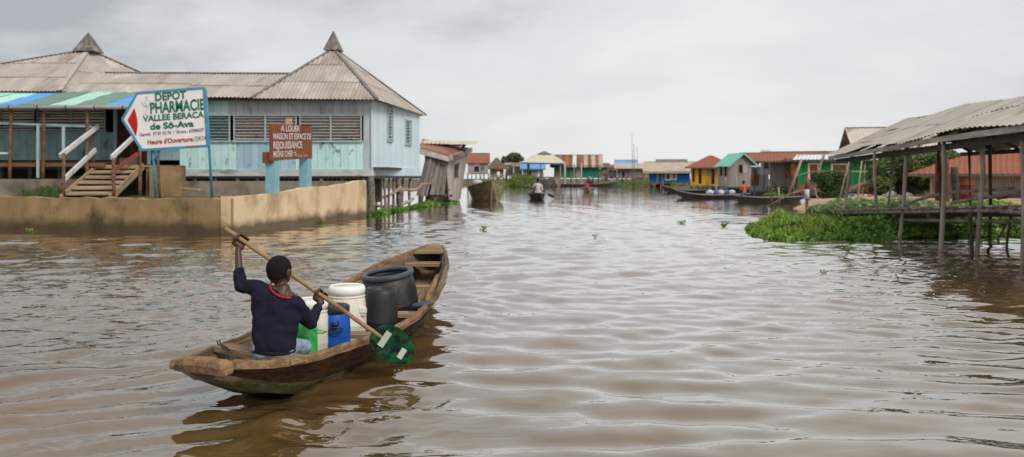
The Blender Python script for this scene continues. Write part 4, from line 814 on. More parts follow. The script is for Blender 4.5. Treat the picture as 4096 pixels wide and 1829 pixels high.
def boy():
    t = thing('person', 'boy in navy sweater with red collar seated in the canoe, holding a paddle aloft', 'person', atb(690, 885, 5.5))
    axs = (SH1-SH0).normalized()
    lh = SH0.lerp(SH1, .105); rh = SH0.lerp(SH1, .60)
    pel = atb(690, 866, 5.50); che = atb(700, 768, 5.56); nb = atb(713, 728, 5.60); hd = atb(702, 677, 5.63)
    ls, le, lw = atb(650, 726, 5.57), atb(603, 716, 5.70), lh+Vector((-.02, -.03, -.072))
    rs, re, rw = atb(745, 768, 5.58), atb(780, 812, 5.70), rh+Vector((-.005, -.045, -.062))
    # body: one surface
    caps = [(pel, che, .095, .10), (che, nb, .09, .05), (nb+Vector((0, 0, -.02)), hd+Vector((0, .0, -.06)), .046, .044), (che, ls, .06, .05), (che, rs, .06, .05),
        (ls, le, .043, .034), (le, lw, .034, .0225), (rs, re, .043, .035), (re, rw, .034, .0225), (lw, lh+Vector((-.012, -.016, -.038)), .022, .021), (rw, rh+Vector((-.004, -.022, -.034)), .022, .021)]
    hipL, hipR = pel+Vector((-.075, 0, -.03)), pel+Vector((.07, .02, -.03)); kL, kR = Vector((-1.76, 5.97, .37)), atb(766, 873, 5.80)
    for hp, kn, fx in ((hipL, kL, -.03), (hipR, kR, .0)):
        ft = Vector((-1.88 if fx < 0 else -1.72, kn.y+.03, .11)); caps += [(hp, kn, .075, .052), (kn, ft, .047, .032), (ft, ft+Vector((.02, .14, -.01)), .034, .022)]
    caps += [(nb+Vector((0, 0, -.03)), atb(672, 730, 5.57), .05, .042), (nb+Vector((0, 0, -.03)), atb(736, 752, 5.58), .052, .042)]
    caps += fist(lh, axs, lw-lh, 1.12, 1)+fist(rh, axs, rw-rh, 1.12, 1)
    yaw = -.28
    fw = Vector((math.sin(-yaw), math.cos(yaw), 0)); rt = Vector((fw.y, -fw.x, 0))
    ells = [(hd, (0.0809, 0.0980, 0.0946), (0, 0, yaw)), (hd+fw*0.0342+Vector((0, 0, -0.0627)), (0.0593, 0.0661, 0.0570), (0, 0, yaw)), (hd-fw*0.0228+Vector((0, 0, -0.0456)), (0.0627, 0.0627, 0.0570), (0, 0, yaw))]
    for s in (-1, 1): ells.append((hd+rt*s*0.0844-fw*0.0046+Vector((0, 0, -0.0251)), (0.0114, 0.0228, 0.0342), (0, s*.15, yaw-s*.3)))
    ells += [(hd+fw*0.1049+Vector((0, 0, -0.0342)), (0.0160, 0.0182, 0.0228), (0, 0, yaw)), (hd+fw*0.0935+Vector((0, 0, -0.0707)), (0.0251, 0.0137, 0.0114), (0, 0, yaw))]
    blob('body', caps, ells, .0045, M['skin'], t, 3)
    for s in (-1, 1): blob('eye', [], [(hd+fw*0.0912+rt*s*0.0319+Vector((0, 0, -0.0046)), (0.0125, 0.0091, 0.0091), (0, 0, yaw))], 0.0034, M['eye'], t, 0)
    h_ = blob('hair', [], [(hd+Vector((0, 0, 0.0068))-fw*0.0046, (0.0861, 0.1009, 0.0952), (0, 0, yaw)), (hd-fw*0.0342+Vector((0, 0, -0.0296)), (0.0707, 0.0638, 0.0570), (0, 0, yaw))], 0.0068, M['hair'], t, 2)
    # cut the hair off the face side
    b = bmesh.new(); b.from_mesh(h_.data); 
    bmesh.ops.delete(b, geom=[v for v in b.verts if (v.co-hd).dot(fw) > .052 and v.co.z < hd.z+.04], context='VERTS'); b.to_mesh(h_.data); b.free()
    # sweater
    sc = [(pel+Vector((-.055, 0, .0)), atb(664, 745, 5.56), .098, .088), (pel+Vector((.05, 0, .0)), atb(728, 775, 5.58), .098, .088), (pel+Vector((0, 0, .02)), che, .105, .11), (atb(664, 742, 5.57), atb(732, 765, 5.58), .082, .078), (che, nb+Vector((0, 0, -.075)), .098, .078),
        (atb(662, 735, 5.57), ls, .07, .06), (ls, le, .060, .049), (le, le.lerp(lw, .36), .048, .036), (atb(730, 768, 5.58), rs, .072, .062), (rs, re, .060, .050), (re, re.lerp(rw, .80), .050, .033)]
    sw = blob('sweater', sc, [], .007, M['navy_knit'], t, 5, .011, 11)
    for c0, c1, r in ((le.lerp(lw, .30), le.lerp(lw, .42), .0385), (re.lerp(rw, .70), re.lerp(rw, .86), .035)):
        m = MB(); dvec = (c1-c0)
        m.tube([c0, c0+dvec*.3, c0+dvec*.7, c1], [r*.98, r*1.03, r*1.02, r*.94], 18); m.build('cuff', M['navy_knit'], sw, True)
    # open neckline edged with a red band
    nc = atb(714, 725, 5.61); zr_ = lambda dx_, dy_: nc.z-.044*dx_+.028*dy_-.004
    b = bmesh.new(); b.from_mesh(sw.data); kill = []
    for v in b.verts:
        dx_, dy_ = (v.co.x-nc.x)/.088, (v.co.y-nc.y)/.135
        if dx_*dx_+dy_*dy_ < 1 and v.co.z > zr_(dx_, dy_): kill.append(v)
    bmesh.ops.delete(b, geom=kill, context='VERTS'); b.to_mesh(sw.data); b.free()
    m = MB(); ring = []
    for k in range(21):
        a = math.pi*.96+math.pi*1.08*k/20; ring.append(Vector((nc.x+.090*math.cos(a), nc.y+.138*math.sin(a), zr_(math.cos(a), math.sin(a)))))
    m.tube(ring, .0062, 8); m.build('collar', M['red_knit'], sw, True)
    m = MB(); ring = []
    for k in range(31):
        a = 2*math.pi*k/30; ring.append(pel+Vector((-.003+.140*math.cos(a), .094*math.sin(a), -.045+.006*math.sin(2*a))))
    m.tube(ring, .015, 8, False); m.build('hem', M['navy_knit'], sw, True)
    blob('trousers', [(pel+Vector((-.06, 0, -.05)), pel+Vector((.06, 0, -.05)), .09, .088), (hipL, hipL.lerp(kL, .95), .082, .066), (hipR, hipR.lerp(kR, .93), .082, .060)], [], .007, M['denim'], t, 4, .006, 16)
    # paddle: held by the boy, a thing of its own
    p = thing('paddle', 'wooden paddle with oval green blade raised across the boy', 'paddle', SH1)
    m = MB(); n = 16; m.tube([SH0.lerp(SH1, i/n)+Vector((U(-1, 1), 0, U(-1, 1)))*.0015 for i in range(n+1)], [.0165*(1+.06*math.sin(i*1.9)) for i in range(n+1)], 12); m.build('shaft', M['paddle_wood'], p, True)
    cen = SH0.lerp(SH1, 1.0)+axs*.10; nrm = Vector((.10, -.86, .30)); nrm = (nrm-axs*nrm.dot(axs)).normalized(); sd_ = axs.cross(nrm)
    m = MB(); n = 32; rings = []; vs = []; fs = []
    for lay, (k_, z_) in enumerate(((1, -.006), (1, .006), (.6, .010), (.02, .004))):
        for i in range(n):
            a = 2*math.pi*i/n; vs.append(cen+axs*.195*k_*math.cos(a)*(1+.03*math.sin(a*3))+sd_*.135*k_*math.sin(a)*(1-.10*math.cos(a))+nrm*z_)
    for l_ in range(3):
        for i in range(n): j = (i+1) % n; fs.append((l_*n+i, l_*n+j, (l_+1)*n+j, (l_+1)*n+i))
    fs += [tuple(range(n-1, -1, -1)), tuple(3*n+i for i in range(n))]; m.add(vs, fs); bl = m.build('blade', M['blade_green'], p)
    for off, l_, w_ in ((-.085, .05, .13), (.095, .045, .085)):
        q = cen+axs*off+sd_*(.0 if off < 0 else .015)+nrm*.016; bar('tape_patch', M['tape'], p, q-sd_*w_/2, q+sd_*w_/2, l_, .006, nrm)
    m = MB()
    for k in range(14):
        c_ = cen+axs*.12+Vector((U(-.12, .06), U(-.02, .02), U(-.28, -.12))); c_.z = max(c_.z, .02); r_ = U(.002, .0045)
        m.lathe([(0, -r_*1.8), (r_, 0), (r_*.6, r_*1.2), (0, r_*2.2)], 6, c_)
    mat('droplet', (.6, .58, .55), rough=.05, rnd=0, bump=0, spec=.8)
    tag(m.build('water_drops', M['droplet'], smooth=True), 'water drops dripping from the green paddle blade', 'water', kind='stuff')
boy()
# ------------------------------------------------------------------ covered pier on the right
wood('pier_post', (.44, .37, .31), .62, (.20, .165, .14), (5, 5, 1.6)); wood('pier_beam', (.33, .27, .22), .55, (.16, .13, .11), (1.2, 6, 6)); wood('pier_dark', (.10, .08, .065), .5)
def pier():
    t = thing('covered_pier', 'open-sided wooden pier with corrugated roof on crooked poles at right', 'pier', (10.2, 19, 0))
    E0, E1 = Vector((10.85, 27.4, 2.38)), Vector((8.2, 9.0, 2.62)); R0, R1 = Vector((12.75, 25.6, 3.52)), Vector((10.6, 9.0, 3.42))
    # front slope sheet by sheet between the two lines, sagging a little
    n = 19; dv = E1-E0
    def slope(Ea, Eb, Ra, Rb, n, sheets_v, mt_):
        for i in range(n):
            for j in range(sheets_v):
                m = MB(); f0, f1 = i/n, (i+1)/n+.012; g0, g1 = j/sheets_v-(.05 if j else 0), (j+1)/sheets_v; vs = []; fs = []; cols = 14; lift = .012*(j)+U(0, .018); sk = U(-.012, .012)
                for c in range(cols+1):
                    f = f0+(f1-f0)*c/cols; a, b = Ea.lerp(Eb, f), Ra.lerp(Rb, f); nn = (Eb-Ea).normalized().cross((b-a).normalized()); nn = nn if nn.z > 0 else -nn
                    sag = -.05*math.sin(f*19)-.03*math.sin(f*7+1); wv = .02*math.sin(2*math.pi*c/cols*5)
                    for g in (g0, (g0+g1)/2, g1): vs.append(a.lerp(b, g+sk*(g == g0 and j == 0))+nn*(wv+lift+.012*(1-g))+Vector((0, 0, sag)))
                for c in range(cols):
                    for k in range(2): q = c*3+k; fs.append((q, q+3, q+4, q+1))
                m.add(vs, fs); m.build('roof_sheet', mt_, t, True, fix=False)
    slope(E0, E1, R0, R1, n, 2, M['pier_metal'])
    B0, B1 = Vector((14.6, 25.6, 2.45)), Vector((13.0, 9.0, 2.42)); slope(B0, B1, R0+Vector((0, 0, -.02)), R1+Vector((0, 0, -.02)), 9, 1, M['pier_metal'])
    for i in range(6):
        f0, f1 = i/6, (i+1)/6; s0, s1 = -.05*math.sin(f0*19)-.03*math.sin(f0*7+1), -.05*math.sin(f1*19)-.03*math.sin(f1*7+1)
        a, b = E0.lerp(E1, f0)+Vector((.06, .03, -.10+s0)), E0.lerp(E1, f1+.004)+Vector((.06, .03, -.10+s1)); bar('fascia', M['weathered_pale'], t, a, b, .035, .12)
    bar('ridge_beam', M['pier_dark'], t, R0+Vector((0, 0, -.12)), R1+Vector((0, 0, -.12)), .1, .12); bar('back_beam', M['pier_dark'], t, B0+Vector((-.15, 0, -.12)), B1+Vector((-.15, 0, -.12)), .1, .12); bar('eave_beam', M['pier_dark'], t, E0+Vector((.25, -.2, -.24)), E1+Vector((.25, 0, -.22)), .1, .14)
    for i in range(12):
        f = (i+.4)/12; pole('rafter', M['pier_dark'], t, E0.lerp(E1, f)+Vector((.08, 0, -.12)), R0.lerp(R1, f)+Vector((0, 0, -.10)), .045, None, .004); pole('rafter', M['pier_dark'], t, B0.lerp(B1, f)+Vector((-.05, 0, -.10)), R0.lerp(R1, f)+Vector((0, 0, -.10)), .045, None, .004)
    for f in (.33, .66):
        for (Ea, Eb) in ((E0, E1), (B0, B1)): pole('purlin', M['pier_dark'], t, Ea.lerp(R0, f)+Vector((0, 0, -.07)), Eb.lerp(R1, f)+Vector((0, 0, -.07)), .035, None, .0)
    # posts: as measured, leaning and crooked
    def post(pts, r, mt_='pier_post', tops=None):
        m = MB(); m.tube(pts, [r*.48*U(.88, 1.14) for _ in pts], 10); return m.build('post', M[mt_], t, True)
    def fp(vs, Yb, Yt, r, mt_='pier_post', ztop=None):
        n_ = len(vs); pts = [at(x, y, Yb+(Yt-Yb)*i/(n_-1)) for i, (x, y) in enumerate(vs)]
        if ztop is not None:
            d = pts[-1]-pts[-2]; pts[-1] = pts[-2]+d*((ztop-pts[-2].z)/d.z)
        p0 = pts[0]+(pts[0]-pts[1])*(.55/max(.2, (pts[1]-pts[0]).length)); p0.z = min(p0.z, -.5); post([p0]+pts, r, mt_)
    fp([(2118, 556), (2130, 480), (2142, 393)], 25.2, 25.6, .095); fp([(2106, 520), (2122, 455), (2138, 396)], 28, 28, .05, 'pale_branch'); fp([(2156, 515), (2160, 460), (2167, 405)], 29, 29, .055, 'pale_branch')
    fp([(2202, 589), (2203, 510), (2199, 440), (2199, 380)], 22.27, 22.3, .082); fp([(2262, 603), (2272, 520), (2276, 440), (2281, 362)], 20.35, 20.5, .098); fp([(2366, 627), (2372, 520), (2375, 430), (2373, 345)], 17.65, 17.7, .105); fp([(2457, 637), (2464, 540), (2472, 430), (2468, 325)], 16.6, 16.8, .095)
    fp([(2444, 632), (2441, 580), (2437, 531)], 16.9, 17.2, .08, 'pier_dark')
    fp([(2230, 560), (2231, 530), (2243, 450), (2249, 372)], 24.8, 25, .075); 
    for x, y in ((12.15, 22.6), (11.75, 19.6), (11.55, 17.3)): post([Vector((x, y, -.6)), Vector((x+.03, y, 1)), Vector((x+U(-.06, .06), y, 2.2)), Vector((x, y, 3.0))], .085, 'pier_dark')
    for x, y in ((14.0, 24.4), (13.75, 21.2), (13.4, 18.2), (13.2, 15)): post([Vector((x, y, -.6)), Vector((x+.05, y, 1)), Vector((x, y, 2.45))], .075, 'pier_dark')
    for y in (14.4, 12.3, 10.1): x = 8.3+(y-9)*.144+.15; post([Vector((x, y, -.6)), Vector((x+.04, y, 1)), Vector((x, y, 2.6))], .1)
    for (x, y) in ((11.2, 14.5), (11, 12)): post([Vector((x, y, -.6)), Vector((x, y, 3.1))], .085, 'pier_dark')
    for (x0, y0, x1) in ((12.2, 18.8, 11.8), (12.6, 20.2, 12.8), (11.6, 16.4, 11.9)): post([Vector((x0-.6, y0, -.5)), Vector((x1, y0, .8))], .06, 'pier_dark')
    # deck
    D0, D1 = Vector((10.35, 25.6, .44)), Vector((9.75, 16.0, .93)); D2 = Vector((8.75, 9.0, .95))
    for off, dz in (((0, 0, 0), 0), ((.35, 0, -.22), 0)):
        o = Vector(off); pole('deck_beam', M['pier_beam'], t, D0+o, D1+o, .05, None, .006); pole('deck_beam', M['pier_beam'], t, D1+o, D2+o, .05, None, .006)
    pole('deck_beam', M['pier_beam'], t, D0+Vector((2.4, 0, .0)), D1+Vector((2.4, 0, -.05)), .05, None, .006)
    for k in range(40):
        f = (k+.5)/40; p = D0.lerp(D1, f/.62) if f < .62 else D1.lerp(D2, (f-.62)/.38); wv = .22
        bar('deck_plank', M['pier_beam' if k % 3 else 'pier_post'], t, p+Vector((-.12+U(-.08, .05), 0, .085)), p+Vector((2.55+U(-.1, .2), U(-.1, .1), .085)), wv, .035)
    for k in range(8):
        f = (k+.5)/8; p = D0.lerp(D1, f/.62) if f < .62 else D1.lerp(D2, (f-.62)/.38); bar('joist', M['pier_dark'], t, p+Vector((-.1, 0, -.08)), p+Vector((2.5, 0, -.08)), .09, .09)
    def rail(vs, Y0, Y1, r): m = MB(); n_ = len(vs); m.tube([at(x, y, Y0+(Y1-Y0)*i/(n_-1)) for i, (x, y) in enumerate(vs)], [r*U(.85, 1.1) for _ in vs], 8); m.build('rail', M['pier_post'], t, True)
    rail([(2282, 510), (2340, 494), (2392, 484), (2470, 479), (2555, 474)], 25, 19.5, .045); rail([(2200, 544), (2250, 526), (2288, 512)], 24.6, 23.6, .05); rail([(2392, 511), (2450, 500), (2508, 493), (2590, 477)], 20, 17.2, .045); rail([(2510, 498), (2545, 492), (2600, 486)], 18.5, 17, .05)
pier()
# ------------------------------------------------------------------ water hyacinth
def leafmat(name, c1, c2, tr=.25):
    m = bpy.data.materials.new(name); m.use_nodes = True; t = m.node_tree; l = t.links.new; p = t.nodes['Principled BSDF']; p.inputs['Roughness'].default_value = .45; p.inputs['Specular IOR Level'].default_value = .35
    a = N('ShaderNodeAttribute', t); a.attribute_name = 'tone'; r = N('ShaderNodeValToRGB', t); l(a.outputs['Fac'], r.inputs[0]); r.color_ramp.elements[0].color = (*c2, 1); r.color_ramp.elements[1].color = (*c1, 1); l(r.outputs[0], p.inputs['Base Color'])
    tl = N('ShaderNodeBsdfTranslucent', t); l(r.outputs[0], tl.inputs[0]); ms = N('ShaderNodeMixShader', t); ms.inputs[0].default_value = tr; l(p.outputs[0], ms.inputs[1]); l(tl.outputs[0], ms.inputs[2]); l(ms.outputs[0], t.nodes['Material Output'].inputs[0]); MATS[name] = m; return m
leafmat('dead_leaf', (.42, .33, .17), (.16, .11, .05)); leafmat('shoots', (.36, .47, .08), (.12, .23, .03)); leafmat('hyacinth', (.19, .34, .045), (.05, .14, .02)); leafmat('hyacinth_pale', (.26, .33, .16), (.11, .19, .06)); leafmat('leaf_dark', (.075, .125, .035), (.022, .045, .014)); leafmat('leaf_mid', (.13, .17, .05), (.04, .07, .02)); leafmat('grass_leaf', (.21, .27, .06), (.10, .16, .035)); leafmat('leaf_far_hazy', (.13, .17, .11), (.07, .10, .065))  # far tree leaves are paler, with distance haze mixed into their colour
def leaves(name, C, S, Nn, mt_, parent=None, tones=None, aspect=1.25, fan=6, upright=False):
    """cupped round leaves: centres C, sizes S, normals Nn"""
    n = len(C); C = np.asarray(C); S = np.asarray(S)[:, None]; Nn = np.asarray(Nn); Nn = Nn/np.linalg.norm(Nn, axis=1, keepdims=True)
    ref = rng.normal(size=(n, 3)) if not upright else rng.normal(size=(n, 3))*.35+[0, 0, 1]; a = np.cross(Nn, ref); a /= np.linalg.norm(a, axis=1, keepdims=True); b = np.cross(Nn, a)
    if fan == 4:
        V = np.stack([C-a*S*aspect, C-b*S*.6+Nn*S*.12, C+a*S*aspect, C+b*S*.6+Nn*S*.12], 1); idx = np.array([[0, 1, 2, 3]]); k = 4
    else:
        ring = [C-Nn*S*.15]
        for i in range(fan): t_ = 2*math.pi*i/fan; ring.append(C+a*S*aspect*math.cos(t_)+b*S*math.sin(t_)+Nn*S*.18*abs(math.sin(t_)))
        V = np.stack(ring, 1); k = fan+1; idx = np.array([[0, 1+i, 1+(i+1) % fan] for i in range(fan)])
    F_ = (np.arange(n)[:, None, None]*k+idx[None]).reshape(-1, idx.shape[1]); V = V.reshape(-1, 3)
    me = bpy.data.meshes.new(name); me.vertices.add(len(V)); me.vertices.foreach_set('co', V.astype(np.float32).ravel()); me.loops.add(F_.size); me.loops.foreach_set('vertex_index', F_.astype(np.int32).ravel()); me.polygons.add(len(F_)); me.polygons.foreach_set('loop_start', np.arange(0, F_.size, F_.shape[1], dtype=np.int32)); me.update(calc_edges=True)
    tn = rng.random(n) if tones is None else np.asarray(tones); at_ = me.attributes.new('tone', 'FLOAT', 'POINT'); at_.data.foreach_set('value', np.repeat(tn, k).astype(np.float32))
    return obj(name, me, M[mt_], parent)
def inpoly(P, poly):
    x, y = P[:, 0], P[:, 1]; c = np.zeros(len(P), bool); j = len(poly)-1
    for i in range(len(poly)):
        xi, yi = poly[i]; xj, yj = poly[j]; q = ((yi > y) != (yj > y)) & (x < (xj-xi)*(y-yi)/(yj-yi+1e-12)+xi); c ^= q; j = i
    return c
def bed(name, label, poly, n, h=(.15, .5), size=(.05, .10), mt_='hyacinth', dens_front=None, parent=None, blade=False):
    poly = np.array(poly); mn, mxp = poly.min(0), poly.max(0); P = rng.uniform(mn, mxp, (n*3, 2)); P = P[inpoly(P, poly)][:n]
    nz = np.array([noise.noise(Vector((x*.8, y*.8, 1.3))) for x, y in P]); edge = np.array([min(np.hypot(*(p-(poly[i]+(poly[(i+1) % len(poly)]-poly[i])*np.clip(np.dot(p-poly[i], poly[(i+1) % len(poly)]-poly[i])/(np.dot(poly[(i+1) % len(poly)]-poly[i], poly[(i+1) % len(poly)]-poly[i])+1e-9), 0, 1)))) for i in range(len(poly))) for p in P])
    top = h[0]+(h[1]-h[0])*np.clip(edge/.9, 0, 1)*(.75+1.1*nz); z = top*(1-.75*rng.random(len(P))**2.2); z = np.maximum(z, .02)
    C = np.column_stack([P, z]); Nn = rng.normal(size=(len(P), 3))*[.75, .75, .35]+[0, -.25, .75]; S = rng.uniform(*size, len(P))
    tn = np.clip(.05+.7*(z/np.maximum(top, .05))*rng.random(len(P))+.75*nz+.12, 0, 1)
    if blade: Nn = rng.normal(size=(len(P), 3))*[1, 1, .15]
    o = leaves(name, C, S, Nn, mt_, parent, tn, .15 if blade else 1.25, 4 if blade else 6, blade)
    return tag(o, label, 'water plants', kind='stuff') if label else o
FR = [on(1880, 573), on(1893, 588), on(1930, 598), on(2000, 602), on(2080, 600), on(2150, 602), on(2260, 600), on(2400, 596), on(2575, 596)]
bp = [(p.x, p.y) for p in FR]+[(24, 21.5), (26, 33), (16, 36), (12.0, 31), (9.2, 27.2), (7.6, 25.4)]
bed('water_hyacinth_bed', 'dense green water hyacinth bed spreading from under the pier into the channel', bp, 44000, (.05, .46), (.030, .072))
bed('hyacinth_fringe', 'loose hyacinth leaves drifting along the ragged edge of the hyacinth bed', [(p.x-.25, p.y-.55) for p in FR[:7]]+[(p.x, p.y+.25) for p in FR[6::-1]]+[(7.6, 25.4)], 1000, (.01, .16), (.035, .075))
bed('hyacinth_tips', 'bright yellow-green young shoots along the channel edge of the hyacinth bed', [(p.x-.1, p.y-.15) for p in FR[:6]]+[(10.4, 23.2), (9.2, 24.4), (8.2, 25.2), (7.4, 25.1)], 3000, (.06, .56), (.06, .18), 'shoots', blade=True)
bed('dead_stalks', 'brown and pale dead stalks scattered through the hyacinth bed', bp, 1800, (.2, .62), (.06, .16), 'dead_leaf', blade=True)
bed('pale_water_plants', 'pale grey-green floating plants on top of the hyacinth bed beyond the leaning posts', [(10.6, 27.2), (13.5, 27.0), (16, 28.0), (17.5, 33.5), (14.5, 34), (11.3, 30.5)], 3400, (.4, .66), (.06, .11), 'hyacinth_pale')
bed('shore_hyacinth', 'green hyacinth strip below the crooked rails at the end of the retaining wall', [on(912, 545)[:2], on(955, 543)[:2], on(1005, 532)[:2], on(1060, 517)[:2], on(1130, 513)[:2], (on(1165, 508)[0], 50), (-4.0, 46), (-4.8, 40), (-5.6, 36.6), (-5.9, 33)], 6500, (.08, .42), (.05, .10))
def clump(vx, vy, r, label, n=16):
    r *= .42
    p = on(vx, vy); t = thing('floating_plant', label, 'water plant', p, group='loose plants drifting on the water')
    a = rng.uniform(0, 6.28, n); q = np.sqrt(rng.random(n))*r; C = np.column_stack([p.x+q*np.cos(a)*1.3, p.y+q*np.sin(a), rng.uniform(.02, r*.9+.03, n)]); leaves('leaf_rosette', C, rng.uniform(.25, .42, n)*r, rng.normal(size=(n, 3))*[.8, .8, .3]+[0, -.2, .7], 'hyacinth', t, np.clip(rng.random(n)+.25, 0, 1))
    m = MB()
    for i in range(min(n, 10)): m.tube([(p.x, p.y, -.03), tuple(C[i])], [.012*r/.2, .006*r/.2], 5)
    m.build('stem', M['grass'], t)
clump(75, 585, .22, 'small yellow-green plant floating at the foot of the wall, at far left'); clump(805, 562, .30, 'bright green plant floating below the blue columns'); clump(1215, 579, .24, 'faint small plant floating beyond the canoe bow, left of mid channel', 12); clump(1497, 597, .16, 'small upright sprout floating in mid channel', 7); clump(1712, 562, .26, 'thin plant floating right of mid channel, nearest the far boats', 9); clump(1820, 570, .28, 'green plant floating just left of the hyacinth bed', 14); clump(2072, 690, .11, 'little round-leaved plant floating alone in front of the pier', 12); clump(1172, 641, .10, 'tiny sprout floating just right of the canoe bow', 6)
# ------------------------------------------------------------------ trees and bushes
def tree(name, label, base, blobs, n, size, mt_='leaf_dark', trunk=.12, parts=True, droop=0.0):
    t = thing(name, label, 'tree' if 'bush' not in name else 'bush', base); base = Vector(base)
    m = MB(); cz = sum(b[0][2] for b in blobs)/len(blobs); top = Vector((sum(b[0][0] for b in blobs)/len(blobs), sum(b[0][1] for b in blobs)/len(blobs), cz))
    m.tube([base-Vector((0, 0, .3)), base.lerp(top, .4)+Vector((U(-.1, .1), 0, 0)), top], [trunk, trunk*.75, trunk*.35], 8)
    for c, r in blobs: m.tube([base.lerp(top, U(.35, .7)), Vector(c).lerp(top, .2)], [trunk*.4, trunk*.12], 6)
    m.build('trunk', M['grey_post'], t, True); w_ = np.array([r[0]*r[1]*r[2] for c, r in blobs])**.7; w_ /= w_.sum(); CC = []; NN = []; TT = []
    for (c, r), f in zip(blobs, w_):
        k = int(n*f); d = rng.normal(size=(k, 3)); d /= np.linalg.norm(d, axis=1, keepdims=True); q = rng.random(k)**.45; nz = np.array([noise.noise(Vector(x*1.9)+Vector(c)) for x in d]); p = np.array(c)+d*np.array(r)*(q*(1+.35*nz))[:, None]
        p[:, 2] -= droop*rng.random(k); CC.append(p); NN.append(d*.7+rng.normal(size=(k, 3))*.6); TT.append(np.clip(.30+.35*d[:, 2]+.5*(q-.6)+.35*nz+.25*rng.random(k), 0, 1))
    C = np.concatenate(CC); leaves('crown', C, rng.uniform(size*.6, size*1.2, len(C)), np.concatenate(NN), mt_, t, np.concatenate(TT), 1.3, 4); return t
def vb(vx, vy, Y, rx, rz, ry=None, dy=0): c = at(vx, vy, Y+dy); s = Y/F/K; return (tuple(c), (rx*s, ry or rx*s, rz*s))
# ------------------------------------------------------------------ right bank
def ground(name, pts, z, mt_, thick=1.0, bumps=.12):
    m = MB(); n = len(pts); c = Vector((sum(p[0] for p in pts)/n, sum(p[1] for p in pts)/n, z)); vs = [c]; rings = 7
    for r in range(1, rings+1):
        f = r/rings
        for i in range(n*4):
            a, b = pts[i//4], pts[(i//4+1) % n]; q = Vector((a[0], a[1], 0)).lerp(Vector((b[0], b[1], 0)), (i % 4)/4); p = Vector((c.x, c.y, 0)).lerp(q, f)
            hz = z*(1-f**3*.0) if r < rings else -.15
            vs.append(Vector((p.x, p.y, (hz+bumps*noise.noise(Vector((p.x*.4, p.y*.4, 2)))*2) if r < rings else -.15)))
    k = n*4; fs = [(0, 1+i, 1+(i+1) % k) for i in range(k)]
    for r in range(rings-1): fs += [(1+r*k+i, 1+(r+1)*k+i, 1+(r+1)*k+(i+1) % k, 1+r*k+(i+1) % k) for i in range(k)]
    m.add(vs, fs); return tag(m.build(name, M[mt_], smooth=True), kind='structure')
mat('marsh', (.09, .11, .05), (.06, .07, .035), rough=.95, scale=(.3, .3, .3), rnd=0)
ground('sand_bank', [(13.8, 40), (15.2, 35.6), (20, 34.2), (27, 33.4), (36, 34), (40, 52), (30, 56), (21, 55), (17.5, 47), (15, 43)], .46, 'sand')
ground('far_bank_right', [(20, 57), (30, 53), (60, 52), (110, 70), (140, 190), (60, 260), (12, 190), (17, 152), (19.5, 124), (24, 103), (25, 76)], .35, 'earth'); ground('far_bank_left', [(-30, 112), (-10, 121), (-4, 136), (-6, 150), (2, 162), (8, 230), (-90, 260), (-110, 120), (-60, 90), (-38, 80)], .35, 'earth'); ground('far_bank_middle', [(-160, 190), (0, 176), (20, 172), (160, 190), (200, 520), (-200, 520)], .4, 'marsh')
# ------------------------------------------------------------------ houses along the channel
for n_, c_, d_ in (('green_wall', (.02, .20, .135), .8), ('bright_green', (.015, .23, .07), .85), ('blue_wall', (.012, .155, .38), .85), ('yellow_wall', (.62, .33, .012), .9), ('orange_brown', (.36, .13, .035), .8), ('white_wall', (.66, .62, .57), .85), ('teal_roof', (.20, .52, .42), .9), ('blue_roof', (.16, .34, .62), .8), ('tan_roof', (.50, .41, .32), .8), ('cream_roof', (.58, .53, .41), .85), ('red_roof', (.30, .105, .06), .85), ('thatch', (.16, .115, .08), .6), ('orange_roof', (.36, .14, .065), .8), ('white_roof_edge', (.62, .66, .72), .9)):
    mat(n_, c_, tuple(x*d_ for x in c_), tuple(x*.6 for x in c_) if 'roof' in n_ or n_ == 'thatch' else tuple(x*.55+.05 for x in c_), rough=.8, scale=(1.2, 1.2, .5), rnd=.06, bump=.12, stain=(.55, .75))
mat('sheet_grey', (.40, .42, .44), (.33, .35, .37), rough=.55, scale=(1, 1, .4), rnd=.05); mat('pane_dark', (.015, .018, .02), rough=.25, rnd=0, bump=0)
HW = {}
